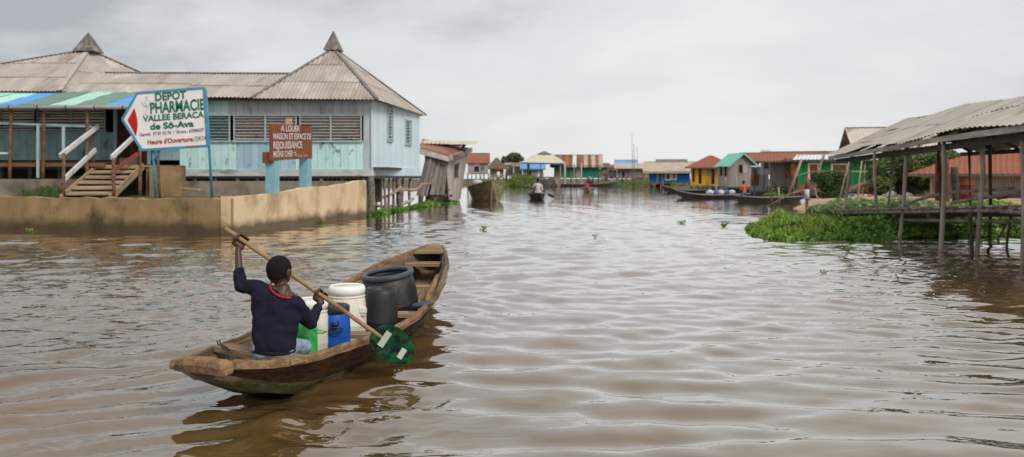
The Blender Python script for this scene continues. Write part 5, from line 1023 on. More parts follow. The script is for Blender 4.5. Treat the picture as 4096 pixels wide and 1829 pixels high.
def house(name, label, v0, v1, vt, vf, vr, Y, depth=5.0, wall='plank_far', roofm='rust_roof', roof='gable', over=.5, wins=(), stilts=5, pw=.22, deck=None, rz=0.0, stripes=None, zb=-.4, cat='house', wave=.26, sidewall=None, group='stilt houses along the channel', ext=(0, 0), face=1.0):
    A, Bq = at(v0, vf, Y), at(v1, vf, Y); zf = A.z; zt = at(v0, vt, Y).z; zr = at(v0, vr, Y+(depth/2 if roof in ('gable', 'hip') else depth)).z
    cx = (A.x+Bq.x)/2; rz = rz-math.atan2(cx, Y)*face; cs, sn = math.cos(rz), math.sin(rz)      # fronts look down the channel
    def X0(v): k = (v/K-512)/F; return (k*Y-cx)/(cs-k*sn)
    x0_, x1_ = X0(v0), X0(v1); mid = (x0_+x1_)/2; hw = (x1_-x0_)/2; X = lambda v: X0(v)-mid
    t = thing(name, label, cat, (cx+mid*cs, Y+mid*sn, 0), rz, group, True)
    HW[t] = hw
    Zv = lambda v: H-(v/K-177)/F*Y
    op = [(X(a)+hw, X(b)+hw, Zv(d), Zv(c)) for a, b, c, d, *_ in wins]
    m = MB(); plank_wall(m, (-hw, 0, 0), (1, 0, 0), 2*hw, zf, zt, pw, op, .05, .02, (0, -1, 0)); m.build('wall', M[wall], t)
    sw = M[sidewall or wall]; gz = (lambda u: zt) if roof != 'gable' else (lambda u: zt+(zr-zt)*(1-abs(u-depth/2)/(depth/2)))
    for s in (-1, 1):
        m = MB(); plank_wall(m, (s*(hw-.01), .03, 0), (0, 1, 0), depth-.06, zf, gz, pw, (), .05, .02, (s, 0, 0)); m.build('wall', sw, t)
    m = MB(); m.box((0, depth, (zf+zt)/2), (2*hw, .06, zt-zf)); m.build('wall', sw, t)
    m = MB(); m.box((0, depth/2, zf-.06), (2*hw+.3, depth+.3, .10)); m.build('floor', M['weathered_dark'], t)
    for (a, b, c, d, kind, *fr) in wins:
        x0, x1, z0, z1 = X(a), X(b), Zv(d), Zv(c); m = MB(); m.box(((x0+x1)/2, .07, (z0+z1)/2), (x1-x0, .03, z1-z0))
        wi = m.build('door' if z0 < zf+.25 else 'window', M[kind], t)
        if fr:
            fw = .10 if len(fr) < 2 else fr[1]
            for s in (x0, x1): m = MB(); m.box((s, -.03, (z0+z1)/2), (fw, .06, z1-z0+fw)); m.build('frame', M[fr[0]], wi)
            for s in (z0, z1): m = MB(); m.box(((x0+x1)/2, -.035, s), (x1-x0-fw, .06, fw)); m.build('frame', M[fr[0]], wi)
    e0, e1 = -hw-over+ext[0], hw+over+ext[1]; rl = e1-e0
    def rface(O, Uv, Vv, poly, mt_=None): 
        corr('roof', t, mt_ or M[roofm], O, Uv, Vv, poly, wave, .022)
    if roof == 'gable':
        Vv = Vector((0, depth/2+over, (zr-zt)*(1+over/(depth/2)))); o = Vector((e0, -over, zt-(zr-zt)*over/(depth/2)+.06))
        if stripes:
            n = len(stripes); 
            for i, s in enumerate(stripes): corr('roof_sheet', t, M[s], o, (1, 0, 0), Vv, [(rl*i/n, 0), (rl*(i+1)/n+.03, 0), (rl*(i+1)/n+.03, Vv.length), (rl*i/n, Vv.length)], wave, .035)
        else: rface(o, (1, 0, 0), Vv, [(0, 0), (rl, 0), (rl, Vv.length), (0, Vv.length)])
        o2 = Vector((e0, depth+over, o.z)); V2 = Vector((0, -Vv.y, Vv.z)); rface(o2, (1, 0, 0), V2, [(0, 0), (rl, 0), (rl, V2.length), (0, V2.length)])
        bar('ridge', M['roof_cap'], t, (e0, depth/2, zr+.07), (e1, depth/2, zr+.07), .18, .06)
    elif roof == 'hip':
        ap0, ap1 = min(depth/2, hw)*.9, min(depth/2, hw)*.9; dz = zr-zt; e = [Vector((e0, -over, zt)), Vector((e1, -over, zt)), Vector((e1, depth+over, zt)), Vector((e0, depth+over, zt))]
        r0, r1 = Vector((e0+ap0+over, depth/2, zr)), Vector((e1-ap1-over, depth/2, zr))
        if r1.x < r0.x: r0.x = r1.x = (r0.x+r1.x)/2
        for P, Q, T1, T0 in ((e[0], e[1], r1, r0), (e[1], e[2], r1, r1), (e[2], e[3], r0, r1), (e[3], e[0], r0, r0)):
            Uv = (Q-P).normalized(); hv = (T0-P)-Uv*(T0-P).dot(Uv); Lh = hv.length; rface(P, Uv, hv, [(0, 0), ((Q-P).length, 0), ((T1-P).dot(Uv), Lh), ((T0-P).dot(Uv), Lh)])
    else:   # mono-pitch rising to the back
        o = Vector((e0, -over, zt+.03)); Vv = Vector((0, depth+2*over, zr-zt)); rface(o, (1, 0, 0), Vv, [(0, 0), (rl, 0), (rl, Vv.length), (0, Vv.length)])
    bar('eave_beam', M['weathered_dark'], t, (e0, -over+.05, zt-.07), (e1, -over+.05, zt-.07), .08, .10)
    if stilts:
        for i in range(stilts):
            x = -hw+2*hw*i/(stilts-1)
            for yy in (.05, depth*.5): pole('stilt', M['dark_post' if yy > 1 else 'grey_post'], t, (x+U(-.1, .1), yy, zb), (x, yy, zf), .09, .08, .02)
    for k in range(random.randint(2, 4)):   # patched boards and leaning sticks
        px, pz = U(-hw*.85, hw*.85), U(zf+.2, zt-.5); w2, h2 = U(.25, .7), U(.4, 1.0)
        if not any(o_[0]-hw-.5 < px < o_[1]-hw+.5 for o_ in op) and zt-zf > 1: bx('patch_board', M[random.choice(['weathered', 'weathered_pale', 'weathered_dark', 'rust_roof'])], t, (px, -.03-.003*k, min(pz, zt-h2/2)), (w2, .03, h2), (0, U(-.05, .05), 0))
    for k in range(random.randint(1, 3)): x = U(-hw*1.1, hw*1.1); pole('leaning_stick', M[random.choice(['grey_post', 'pale_branch'])], t, (x+U(-.5, .5), -U(.3, 1.6), zb), (x, -.15, U(zf, zt)), .045, None, .03)
    if deck:
        m = MB(); m.box((0, -deck/2, zf-.08), (2*hw+.6, deck, .08)); m.build('deck', M['weathered_dark'], t)
        for i in range(stilts or 4): x = -hw+2*hw*i/((stilts or 4)-1); pole('stilt', M['grey_post'], t, (x, -deck+.1, zb), (x, -deck+.1, zf-.1), .08, .07, .02)
    return t
# left cluster
t = house('red_roof_house', 'grey plank stilt house with plain rust red roof, nearest behind the moored boat at left', 1176, 1228, 409, 436, 386, 138, 5, 'plank_far_pale', 'rust_roof_b', wins=[(1193, 1204, 418, 432, 'pane_dark'), (1193, 1206, 411, 417, 'white_wall')], deck=1.6, stilts=6, over=.3)
house('thatched_hut', 'low hut with rounded dark thatch roof right of the red roofed house', 1232, 1266, 424, 446, 396, 150, 6, 'plank_far', 'thatch', 'hip', over=.8, wins=[(1252, 1258, 428, 445, 'rust_roof')])
house('plank_hut', 'small pale grey plank hut between the thatched hut and the orange roofed hut', 1271, 1291, 415, 440, 409, 165, 5, 'plank_far_pale', 'plank_far', 'mono', over=.2)
house('orange_roof_hut', 'small grey hut with orange rust roof beside the blue roofed hut', 1292, 1313, 418, 445, 409, 162, 4, 'plank_far', 'orange_roof', 'mono')
house('blue_roof_hut', 'grey hut with bright blue roof seen left of the green house', 1314, 1366, 424, 448, 406, 158, 5, 'plank_far', 'blue_roof', 'gable', wins=[(1330, 1336, 428, 447, 'pane_dark'), (1352, 1358, 428, 446, 'white_wall')])
gh = house('green_house', 'long green plank stilt house with striped rusty roof and open hip-roofed porch', 1393, 1506, 416, 446, 390, 142, 7, 'green_wall', 'rust_roof', 'gable', over=.7, wins=[(1399, 1409, 417, 446, 'orange_brown', 'weathered_pale'), (1449, 1460, 416, 447, 'plank_far_pale'), (1475, 1486, 417, 425, 'rust_roof')], stilts=9, pw=.3, deck=1.2,
    stripes=['rust_roof', 'rust_roof', 'orange_roof', 'rust_roof', 'orange_roof', 'rust_roof', 'white_roof_edge', 'rust_roof', 'rust_roof_b', 'tan_roof', 'rust_roof', 'tan_roof', 'rust_roof_b', 'tan_roof'])
def porch():
    Y = 138.0; s = Y/F/K; cx = at(1352, 400, Y).x; g = gh; Xg = at(1449.5, 446, 142).x
    inv = g.matrix_world.inverted()
    def L_(vx, vy, dy=0): return inv @ at(vx, vy, Y+dy)
    e = [L_(1310, 408), L_(1418, 410), L_(1424, 409, 9), L_(1316, 408, 9)]; r0, r1 = L_(1352, 386, 4.5), L_(1388, 387, 4.5)
    for P, Q, T1, T0 in ((e[0], e[1], r1, r0), (e[1], e[2], r1, r1), (e[2], e[3], r0, r1), (e[3], e[0], r0, r0)):
        Uv = (Q-P).normalized(); hv = (T0-P)-Uv*(T0-P).dot(Uv); corr('porch_roof', g, M['cream_roof'], P, Uv, hv, [(0, 0), ((Q-P).length, 0), ((T1-P).dot(Uv), hv.length), ((T0-P).dot(Uv), hv.length)], .35, .03)
    m = MB(); a, b, c = L_(1352, 386.5, 3.8), L_(1386, 387, 3.8), L_(1368, 379, 5); m.add([a, b, c, a+Vector((0, 2, 0)), b+Vector((0, 2, 0)), c+Vector((0, 1, 0))], [(0,1,2), (3,5,4), (0,2,5,3), (1,4,5,2)]); m.build('roof_vent', M['roof_cap'], g)
    bar('porch_beam', M['blue_trim'], g, e[0]+Vector((0, 0, -.15)), e[1]+Vector((0, 0, -.15)), .2, .28)
    for vx_, mt_, r in ((1328, 'dark_post', .26), (1360, 'dark_post', .08), (1420, 'weathered_pale', .22), (1409, 'weathered_pale', .12), (1444, 'pale_branch', .10), (1462, 'weathered_pale', .16)): p = L_(vx_, 410); pole('porch_post', M[mt_], g, (p.x, p.y+.3, -.5), (p.x, p.y+.3, p.z), r, r*.85, .004)
    m = MB(); p, q = L_(1325, 446), L_(1395, 447); m.box(((p.x+q.x)/2, p.y+4, p.z), (q.x-p.x, 7, .25)); m.build('porch_floor', M['weathered_dark'], g)
    for vx_ in (1335, 1350, 1370, 1385): p = L_(vx_, 446); pole('stilt', M['grey_post'], g, (p.x, p.y+.6, -.5), (p.x, p.y+.6, p.z), .1, None, .01)
porch()
house('grey_shed', 'weathered dark shed at the far right end of the green house', 1512, 1527, 420, 452, 410, 150, 4, 'weathered_dark', 'thatch', 'mono', stilts=3)
house('far_pale_house', 'far pink-grey plank house between the green house and the poles', 1526, 1551, 428, 447, 418, 165, 5, 'plank_far_pale', 'rust_roof', 'mono', stilts=3)
house('blue_ridge_house', 'grey stilt house with cream front roof and blue roof behind, beside the tall poles', 1552, 1613, 424, 447, 410, 150, 6, 'plank_far', 'tan_roof', 'mono', over=.6, wins=[(1576, 1582, 430, 447, 'rust_roof_b'), (1564, 1571, 432, 446, 'pane_dark')], stilts=6)
house('blue_roof_house', 'bright blue metal roof of a house standing behind the cream roofed one', 1550, 1598, 416, 440, 403, 162, 6, 'plank_far_pale', 'blue_roof', 'gable', stilts=3)
house('yellow_strip_house', 'narrow yellow walled house squeezed left of the blue house', 1608, 1627, 428, 447, 414, 152, 6, 'yellow_wall', 'tan_roof', 'mono', stilts=3)
house('blue_house', 'bright blue plank house with tan roof and white framed windows', 1632, 1735, 431, 459, 408, 118, 8, 'blue_wall', 'tan_roof', 'gable', over=.9, wins=[(1674, 1686, 433, 452, 'pane_dark', 'white_wall', .22), (1690, 1700, 433, 451, 'plank_far', 'white_wall', .22), (1650, 1656, 436, 458, 'plank_far')], stilts=8, pw=.3)
house('red_ridge_house', 'row of low dark roofs showing above the blue house', 1655, 1722, 416, 440, 402, 140, 5, 'plank_far', 'roof_cap', 'gable', stilts=3)
house('yellow_house', 'yellow plank house with red hip roof and dark door slots', 1737, 1838, 421, 466, 391, 98, 7, 'yellow_wall', 'red_roof', 'hip', over=.7, wins=[(1741, 1747, 423, 458, 'pane_dark'), (1757, 1764, 423, 462, 'pane_dark'), (1777, 1788, 419, 441, 'plank_far'), (1789, 1797, 424, 463, 'pane_dark')], stilts=7, pw=.3)
house('low_hut', 'low grey hut with rust roof peeping between the poles and the blue house', 1592, 1634, 428, 449, 417, 170, 6, 'plank_far', 'rust_roof', 'gable', stilts=3)
house('low_hut', 'small dark roofed hut behind the green house and the far pink-grey house', 1505, 1540, 425, 447, 415, 178, 6, 'weathered_dark', 'roof_cap', 'gable', stilts=3)
b = thing('cloth_banner', 'white cloth banner with pinkish print hanging above the grey sheet shed', 'banner', at(1925, 440, 64)); bx('cloth', M['white_paint'], b, at(1926, 408, 64), (.85, .03, 2.0)); bx('print', M['rust_roof_b'], b, at(1927, 410, 63.97), (.3, .012, .9)); pole('banner_pole', M['grey_post'], b, at(1919, 478, 64), at(1919, 394, 64), .05)
# green-roofed gable hut: turned, gable towards us
def gable_hut():
    Y = 72.0; c = at(1834, 470, Y); t = thing('green_roof_hut', 'narrow grey plank hut with steep turquoise gable roof beside the yellow house', 'house', (c.x, Y, 0), R(18), 'stilt houses along the channel', True)
    w_, d = 2.65, 1.9; zf = c.z; zt = at(1834, 414, Y).z; zr = at(1860, 383, Y).z-.1
    m = MB(); gz = lambda u: zt+(zr-zt)*(1-abs(u-w_/2)/(w_/2)); plank_wall(m, (0, 0, 0), (1, 0, 0), w_, zf, gz, .16, [(.95, 1.35, zf+1.25, zf+2.0)], .04, .012, (0, -1, 0)); m.build('wall', M['plank_far'], t)
    m = MB(); plank_wall(m, (.01, .02, 0), (0, 1, 0), d-.04, zf, zt, .16, [(.35, .75, zf+1.0, zf+1.9), (1.1, 1.5, zf+1.0, zf+1.9)], .04, .012, (-1, 0, 0)); m.build('wall', M['plank_far_pale'], t)
    m = MB(); m.box((w_-.02, d/2, (zf+zt)/2), (.04, d-.1, zt-zf)); m.build('wall', M['plank_far'], t); m = MB(); m.box((w_/2, d, (zf+zt)/2), (w_, .04, zt-zf)); m.build('wall', M['plank_far'], t)
    m = MB(); m.box((w_/2, d/2, zf-.05), (w_+.1, d+.1, .1)); m.build('floor', M['dark_post'], t)
    wi = bx('window', M['pane_dark'], t, (1.15, .12, zf+1.62), (.4, .02, .75)); bx('shutter', M['weathered_pale'], t, (1.62, -.04, zf+1.62), (.42, .03, .7)); bx('frame', M['pale_branch'], t, (.92, -.03, zf+1.62), (.06, .06, .85)); bx('frame', M['pale_branch'], t, (1.15, -.032, zf+2.02), (.5, .06, .06)); bx('frame', M['pale_branch'], t, (1.15, -.032, zf+1.22), (.5, .06, .06))
    for y in (.55, 1.3): bx('window', M['pane_dark'], t, (.10, y, zf+1.45), (.02, .4, .9)); bx('frame', M['pale_branch'], t, (-.02, y-.22, zf+1.45), (.05, .05, .95)); bx('frame', M['pale_branch'], t, (-.02, y+.22, zf+1.45), (.05, .05, .95))
    sl = Vector((w_/2+.28, 0, (zr-zt)*(1+.28/(w_/2)))); o = Vector((-.28, -.3, zt-(zr-zt)*.28/(w_/2)+.05)); rl = d+.6
    corr('roof', t, M['teal_roof'], o, (0, 1, 0), sl, [(0, 0), (rl, 0), (rl, sl.length), (0, sl.length)], .25, .02); sl2 = Vector((-sl.x, 0, sl.z)); o2 = Vector((w_+.28, -.3, o.z)); corr('roof', t, M['teal_roof'], o2, (0, 1, 0), sl2, [(0, 0), (rl, 0), (rl, sl.length), (0, sl.length)], .25, .02)
    for a in (o, o2): bar('barge_board', M['teal_roof'], t, a+Vector((0, -.01, -.04)), Vector((w_/2, -.31, zr-.0)), .05, .12)
    for x in (.05, w_/2, w_-.05):
        for y in (.05, d-.05): pole('stilt', M['dark_post'], t, (x, y, -.5), (x, y, zf), .08, None, .02)
gable_hut()
house('sheet_shed', 'shed of upright grey corrugated sheets between the turquoise roofed hut and the plank house', 1888, 1932, 420, 480, 417, 66, 3, 'sheet_grey', 'sheet_grey', 'mono', over=.02, stilts=0, pw=.28)
house('open_pavilion', 'open pavilion with sagging rust roof above the grey sheet shed', 1874, 1938, 404, 404.8, 386, 74, 6, 'weathered', 'rust_roof_b', 'gable', over=.6, stilts=5)
house('plank_house', 'tall grey plank house with rust roof left of the bright green house', 1937, 1990, 404, 470, 384, 61, 5, 'plank_far', 'rust_roof_b', 'gable', over=.8, stilts=5, pw=.16, ext=(0, 3.0), wins=[(1975, 1985, 415, 450, 'orange_brown')], deck=1.0)
bg = house('bright_green_house', 'bright green plank house with brown shutters in white frames behind the bushes', 2006, 2206, 402, 479, 389, 55, 6, 'bright_green', 'white_roof_edge', 'mono', over=.35, stilts=9, pw=.34, wins=[(2034, 2058, 411, 449, 'orange_brown', 'white_wall', .14), (2092, 2130, 413, 462, 'orange_brown', 'white_wall', .14), (1990, 2003, 415, 440, 'orange_brown')])
p0, p1 = at(2006, 472, 54.93), at(2206, 472, 54.93); cxx = (at(2006, 0, 55).x+at(2206, 0, 55).x)/2
bar('skirt_board', M['orange_brown'], bg, (-HW[bg], -.08, p0.z-.02), (HW[bg], -.08, p0.z-.02), .05, .42)
house('green_porch', 'shaded green porch with orange boards between the plank house and the bright green house', 1988, 2006, 402, 472, 392, 57, 4, 'orange_brown', 'rust_roof_b', 'mono', over=.3, stilts=3, pw=.2)
house('white_gable_house', 'white walled house with large grey roof rising behind the pier', 2205, 2335, 396, 470, 322, 62, 9, 'white_wall', 'pier_metal', 'gable', over=1.6, stilts=0, face=.5, wins=[(2228, 2236, 411, 424, 'pane_dark')])
house('rust_roof_shed', 'long plank shed with bright rust hip roof seen through the pier', 2338, 2680, 437, 506, 370, 40, 6, 'weathered_pale', 'red_roof', 'hip', over=1.0, stilts=0, pw=.14, wins=[(2350, 2358, 447, 500, 'white_wall')])
# ------------------------------------------------------------------ fence, trees, poles on the right bank
f = thing('plank_fence', 'weathered grey plank fence along the sandy bank behind the pier', 'fence', at(2260, 492, 50))
m = None
for k in range(46):
    vx_ = 2188+k*3.3; a, b = at(vx_, 494, 51), at(vx_, 455+4*math.sin(k*.35)+U(-2, 2), 51); bar('plank', M['weathered' if k % 3 else 'weathered_dark'], f, Vector((a.x, a.y, .3)), b, .19, .025, (0, 1, 0))
bar('rail', M['grey_post'], f, at(2188, 478, 51.06), at(2340, 478, 51.06), .08, .08)
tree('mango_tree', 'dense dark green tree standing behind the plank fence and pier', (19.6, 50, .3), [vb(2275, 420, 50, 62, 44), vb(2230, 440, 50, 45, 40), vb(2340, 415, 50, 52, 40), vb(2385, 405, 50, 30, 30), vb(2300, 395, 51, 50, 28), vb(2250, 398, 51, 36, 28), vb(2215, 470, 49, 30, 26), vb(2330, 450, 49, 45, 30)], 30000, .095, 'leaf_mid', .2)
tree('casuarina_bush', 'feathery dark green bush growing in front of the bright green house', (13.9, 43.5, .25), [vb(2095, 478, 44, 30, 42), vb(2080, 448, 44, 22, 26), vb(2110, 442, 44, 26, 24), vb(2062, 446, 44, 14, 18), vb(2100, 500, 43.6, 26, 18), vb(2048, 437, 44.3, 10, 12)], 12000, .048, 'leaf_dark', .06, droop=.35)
tree('far_tree', 'rounded far tree above the roofs left of the green house', (at(1297, 440, 240).x, 240, .3), [vb(1296, 397, 240, 14, 10), vb(1288, 394, 240, 9, 7), vb(1306, 402, 240, 9, 9)], 1500, .7, 'leaf_far_hazy', .4)
tree('far_tree', 'hazy bushy far tree behind the thatched hut', (at(1272, 440, 250).x, 250, .3), [vb(1272, 404, 250, 10, 9), vb(1280, 410, 250, 8, 8)], 900, .7, 'leaf_far_hazy', .4)
for vx_, yb, yt, Y, r, lb in ((1589, 468, 336, 128, .055, 'tallest thin pole standing in the water before the far houses'), (1594, 470, 362, 128, .065, 'middle leaning pole of the three before the far houses'), (1602, 468, 368, 130, .05, 'shortest right-hand pole of the three before the far houses')):
    t = thing('mooring_pole', lb, 'pole', at(vx_, yb, Y)); pole('pole_shaft', M['grey_post'], t, at(vx_+2, yb+2, Y), at(vx_, yt, Y), r, r*.5, .002)
def marker(label, vx, y0, y1, y2, Y, r):
    t = thing('marker_post', label, 'marker post', at(vx, y2, Y)); m = MB(); m.tube([at(vx, y0, Y), at(vx, y1, Y)], r, 10); m.build('red_half', M['red_rail'], t, True); m = MB(); m.tube([at(vx, y1, Y), at(vx, y2, Y)], r*1.04, 10); m.build('white_half', M['white_paint'], t, True)
    q = at(vx, y2, Y); m = MB(); m.tube([q, (q.x, q.y, -.4)], r*.7, 8); m.build('stake', M['brown_post'], t, True)
marker('red and white marker post in front of the bright green house', 2029, 447, 476, 500, 36, .10); marker('red and white marker post standing before the far thatched hut', 1253, 417, 432, 446, 112, .22)
def stake(label, vs, Y, r, m_='pale_branch'):
    t = thing('leaning_stake', label, 'stake', at(*vs[0], Y), group='stakes before the bright green house'); mm = MB(); mm.tube([at(x, y, Y) for x, y in vs], [r, r*.8], 8); mm.build('stake_shaft', M[m_], t, True)
stake('pale pole leaning right against the left end of the bright green house', [(1983, 490), (2016, 400)], 50, .09); stake('grey pole leaning across the white framed shutter', [(2035, 495), (2072, 390)], 49, .09, 'grey_post'); stake('short stake left of the turquoise hut boat, standing in shallow water', [(1959, 512), (1958, 470)], 37, .05); stake('tall bare pole before the turquoise roofed hut', [(1826, 482), (1824, 447)], 66, .09)
stake('dark red stake in the water at the tip of the hyacinth bed', [(1940, 522), (1940, 470)], 33, .035, 'brown_post')
b = thing('clothes_line', 'thin horizontal pole tied across stakes before the bright green house', 'pole', at(2006, 440, 48)); m = MB(); m.tube([at(2003, 443, 48), at(2020, 437, 48), at(2060, 430, 47), at(2130, 431, 46), at(2180, 432, 46)], .035, 6); m.build('line_pole', M['pale_branch'], b, True)
# ------------------------------------------------------------------ rubbish and drums on the bank
mat('cloth_white', (.62, .58, .58), (.50, .46, .47), (.35, .33, .40), rough=.85, scale=(3, 3, 3), rnd=.08); mat('cloth_blue', (.10, .17, .42), (.07, .12, .32), rough=.85); mat('cloth_yellow', (.60, .42, .05), rough=.85); mat('cloth_orange', (.75, .13, .02), (.62, .10, .015), rough=.8, rnd=0); mat('cloth_pink', (.62, .05, .13), (.5, .04, .1), rough=.8, rnd=0); mat('cloth_teal', (.03, .17, .15), rough=.8); mat('cloth_maroon', (.09, .02, .03), rough=.8); mat('rust', (.20, .06, .025), (.12, .035, .02), (.06, .03, .02), rough=.85, scale=(3, 3, 3), rnd=.05)
def sack(name, label, vx, vy, Y, rx, rz, m_, cat='sack', group=None, zmin=None):
    c = at(vx, vy, Y); s = Y/F/K
    if zmin is not None: c.z = max(c.z, zmin+rz*s*.8)
    t = thing(name, label, cat, c-Vector((0, 0, rz*s)), group=group); blob('bag', [(c+Vector((-rx*s*.5, 0, -rz*s*.2)), c+Vector((rx*s*.5, 0, -.1*rz*s)), rz*s*.95, rz*s*.85)], [(c, (rx*s, rz*s*1.2, rz*s), (0, U(-.2, .2), 0))], max(.02, rz*s*.14), M[m_], t, 3, rz*s*.10, 3/(rz*s))
for vx_, vy_, m_, lb in ((2142, 491, 'cloth_blue', 'small blue rag, leftmost of the rubbish on the sand'), (2152, 492, 'cloth_white', 'white crumpled bag beside the blue rag on the sand'), (2163, 491, 'cloth_yellow', 'small yellow bag on the sandy bank'), (2175, 492, 'cloth_white', 'second white bag on the sand, between the yellow bag and the post'), (2186, 492, 'cloth_orange', 'small orange scrap on the sandy bank'), (2196, 491, 'cloth_blue', 'blue bundle on the sand next to the thin white post'), (2222, 491, 'cloth_yellow', 'yellow heap on the sand under the pier roof')):
    sack('rubbish_bag', lb, vx_+U(-2, 2), vy_, U(41, 47), U(3.5, 7), U(1.6, 3.4), m_, 'bag', 'rubbish on the sandy bank', .42)
sack('white_tarp_heap', 'large whitish rounded heap on the sand behind the pier posts', 2242, 490, 43, 10, 10, 'cloth_white', 'heap', None, .4); sack('pink_heap', 'pinkish sack on the sand right of the whitish heap', 2283, 492, 42, 12, 8, 'white_wall', 'sack', None, .4)
t = thing('rusty_drum', 'rusty brown metal drum beside the pier, before the long shed', 'drum', (20.6, 35.6, .45)); c = at(2425, 480, 35.5); m = MB(); m.lathe([(0, 0), (.42, 0), (.44, .02), (.42, .4), (.44, .42), (.42, .44), (.42, .8), (.44, .82), (.42, .84), (.42, 1.2), (.44, 1.22), (.38, 1.22), (.38, 1.15), (0, 1.15)], 24, (c.x, c.y, .42)); m.build('drum_shell', M['rust'], t, True)
t = thing('rusty_tank', 'tall rust-streaked yellow cylinder standing behind the front pier post', 'tank', at(2368, 505, 34)); c = at(2369, 470, 34); m = MB(); m.lathe([(0, 0), (.27, 0), (.28, .5), (.25, .55), (.28, .6), (.27, 1.4), (.25, 1.5), (.27, 1.55), (.26, 2.0), (.25, 2.02), (0, 2.03)], 20, (c.x, c.y, .35)); m.build('tank_shell', M['rust'], t, True)
t = thing('dark_post_stump', 'thick black burnt post standing beside the rusty drum', 'post', at(2402, 505, 33)); pole('stump_shaft', M['dark_post'], t, (at(2405, 500, 33).x, 33, .2), at(2400, 420, 33), .15, .14, .01)
# ------------------------------------------------------------------ boats and people further off
mat('boat_olive', (.25, .205, .11), (.15, .125, .07), (.33, .29, .14), rough=.8, scale=(1.2, 1.2, 2.5), rnd=.05); mat('boat_grey', (.27, .235, .20), (.19, .165, .14), rough=.85, scale=(2, 2, 3), rnd=.05); mat('boat_dark', (.05, .042, .036), (.03, .026, .022), rough=.8, rnd=.05)
def boat(name, label, loc, rz, L_, bw, zm, zb, zs, m_, group='boats on the channel', raked=.8, inm='boat_dark', cat='boat'):
    t = thing(name, label, cat, loc, rz, group, True); n = 18; ys = np.linspace(-L_/2, L_/2, n)
    vs = []; fs = []
    def sec(u):
        e = 1-abs(u)**2.6; z = zm+(zb-zm)*max(u, 0)**2.2+(zs-zm)*max(-u, 0)**2.2; return max(bw/2*e, .03), z, max(bw*.32*e, .015), -.12+(.12+z*.75)*max(0, abs(u)-.72)/.28
    for y in ys:
        w_, z, b_, k_ = sec(2*y/L_)
        vs += [(-w_, y, z), (-b_, y, k_), (b_, y, k_), (w_, y, z), (w_-.05 if w_ > .06 else w_*.5, y, z-.01), (b_*.9, y, k_+.05), (-b_*.9, y, k_+.05), (-w_+.05 if w_ > .06 else -w_*.5, y, z-.01)]
    for i in range(n-1):
        for k in range(8): a, b = i*8+k, i*8+(k+1) % 8; fs.append((a, b, b+8, a+8))
    fs += [tuple(range(8)), tuple((n-1)*8+k for k in range(7, -1, -1))]
    m = MB(); m.add(vs, fs); m.build('hull', M[m_], t)
    for s in (-1, 1):
        m = MB(); m.tube([(s*sec(2*y/L_)[0], y, sec(2*y/L_)[1]+.01) for y in ys], .035, 6); m.build('gunwale', M['weathered'], t, True)
    for u in (-.5, 0, .45): w_, z, *_ = sec(u); bx('thwart', M['weathered'], t, (0, u*L_/2, z-.06), (2*w_-.08, .18, .04))
    return t
p = on(1214, 506); t = boat('moored_boat', 'big olive brown wooden boat moored bow-on beside the collapsed shack', (p.x+.1, p.y+2.6, 0), R(189), 6.8, 2.5, .95, 1.4, 1.0, 'boat_olive')
for s, l_ in ((0, 1), ): bar('stem_post', M['boat_grey'], t, (0, 3.38, 1.5), (0, 2.9, -.1), .10, .16, (0, 1, 0))
sack('tarp_bundle', 'pale tarpaulin bundle lying in the big moored boat', 1200, 459, 54.5, 13, 7, 'cloth_white', 'bundle')
p = on(1389, 470); boat('moored_boat', 'grey wooden boat with dark bow moored before the green house porch', (p.x, p.y+3, 0), R(184), 8.5, 3.8, 1.0, 1.55, 1.0, 'boat_grey')
p = on(1472, 469); boat('long_canoe', 'long low dark canoe lying along the green house', (p.x, p.y, 0), R(-82), 11, 1.5, .40, .85, .5, 'boat_dark')
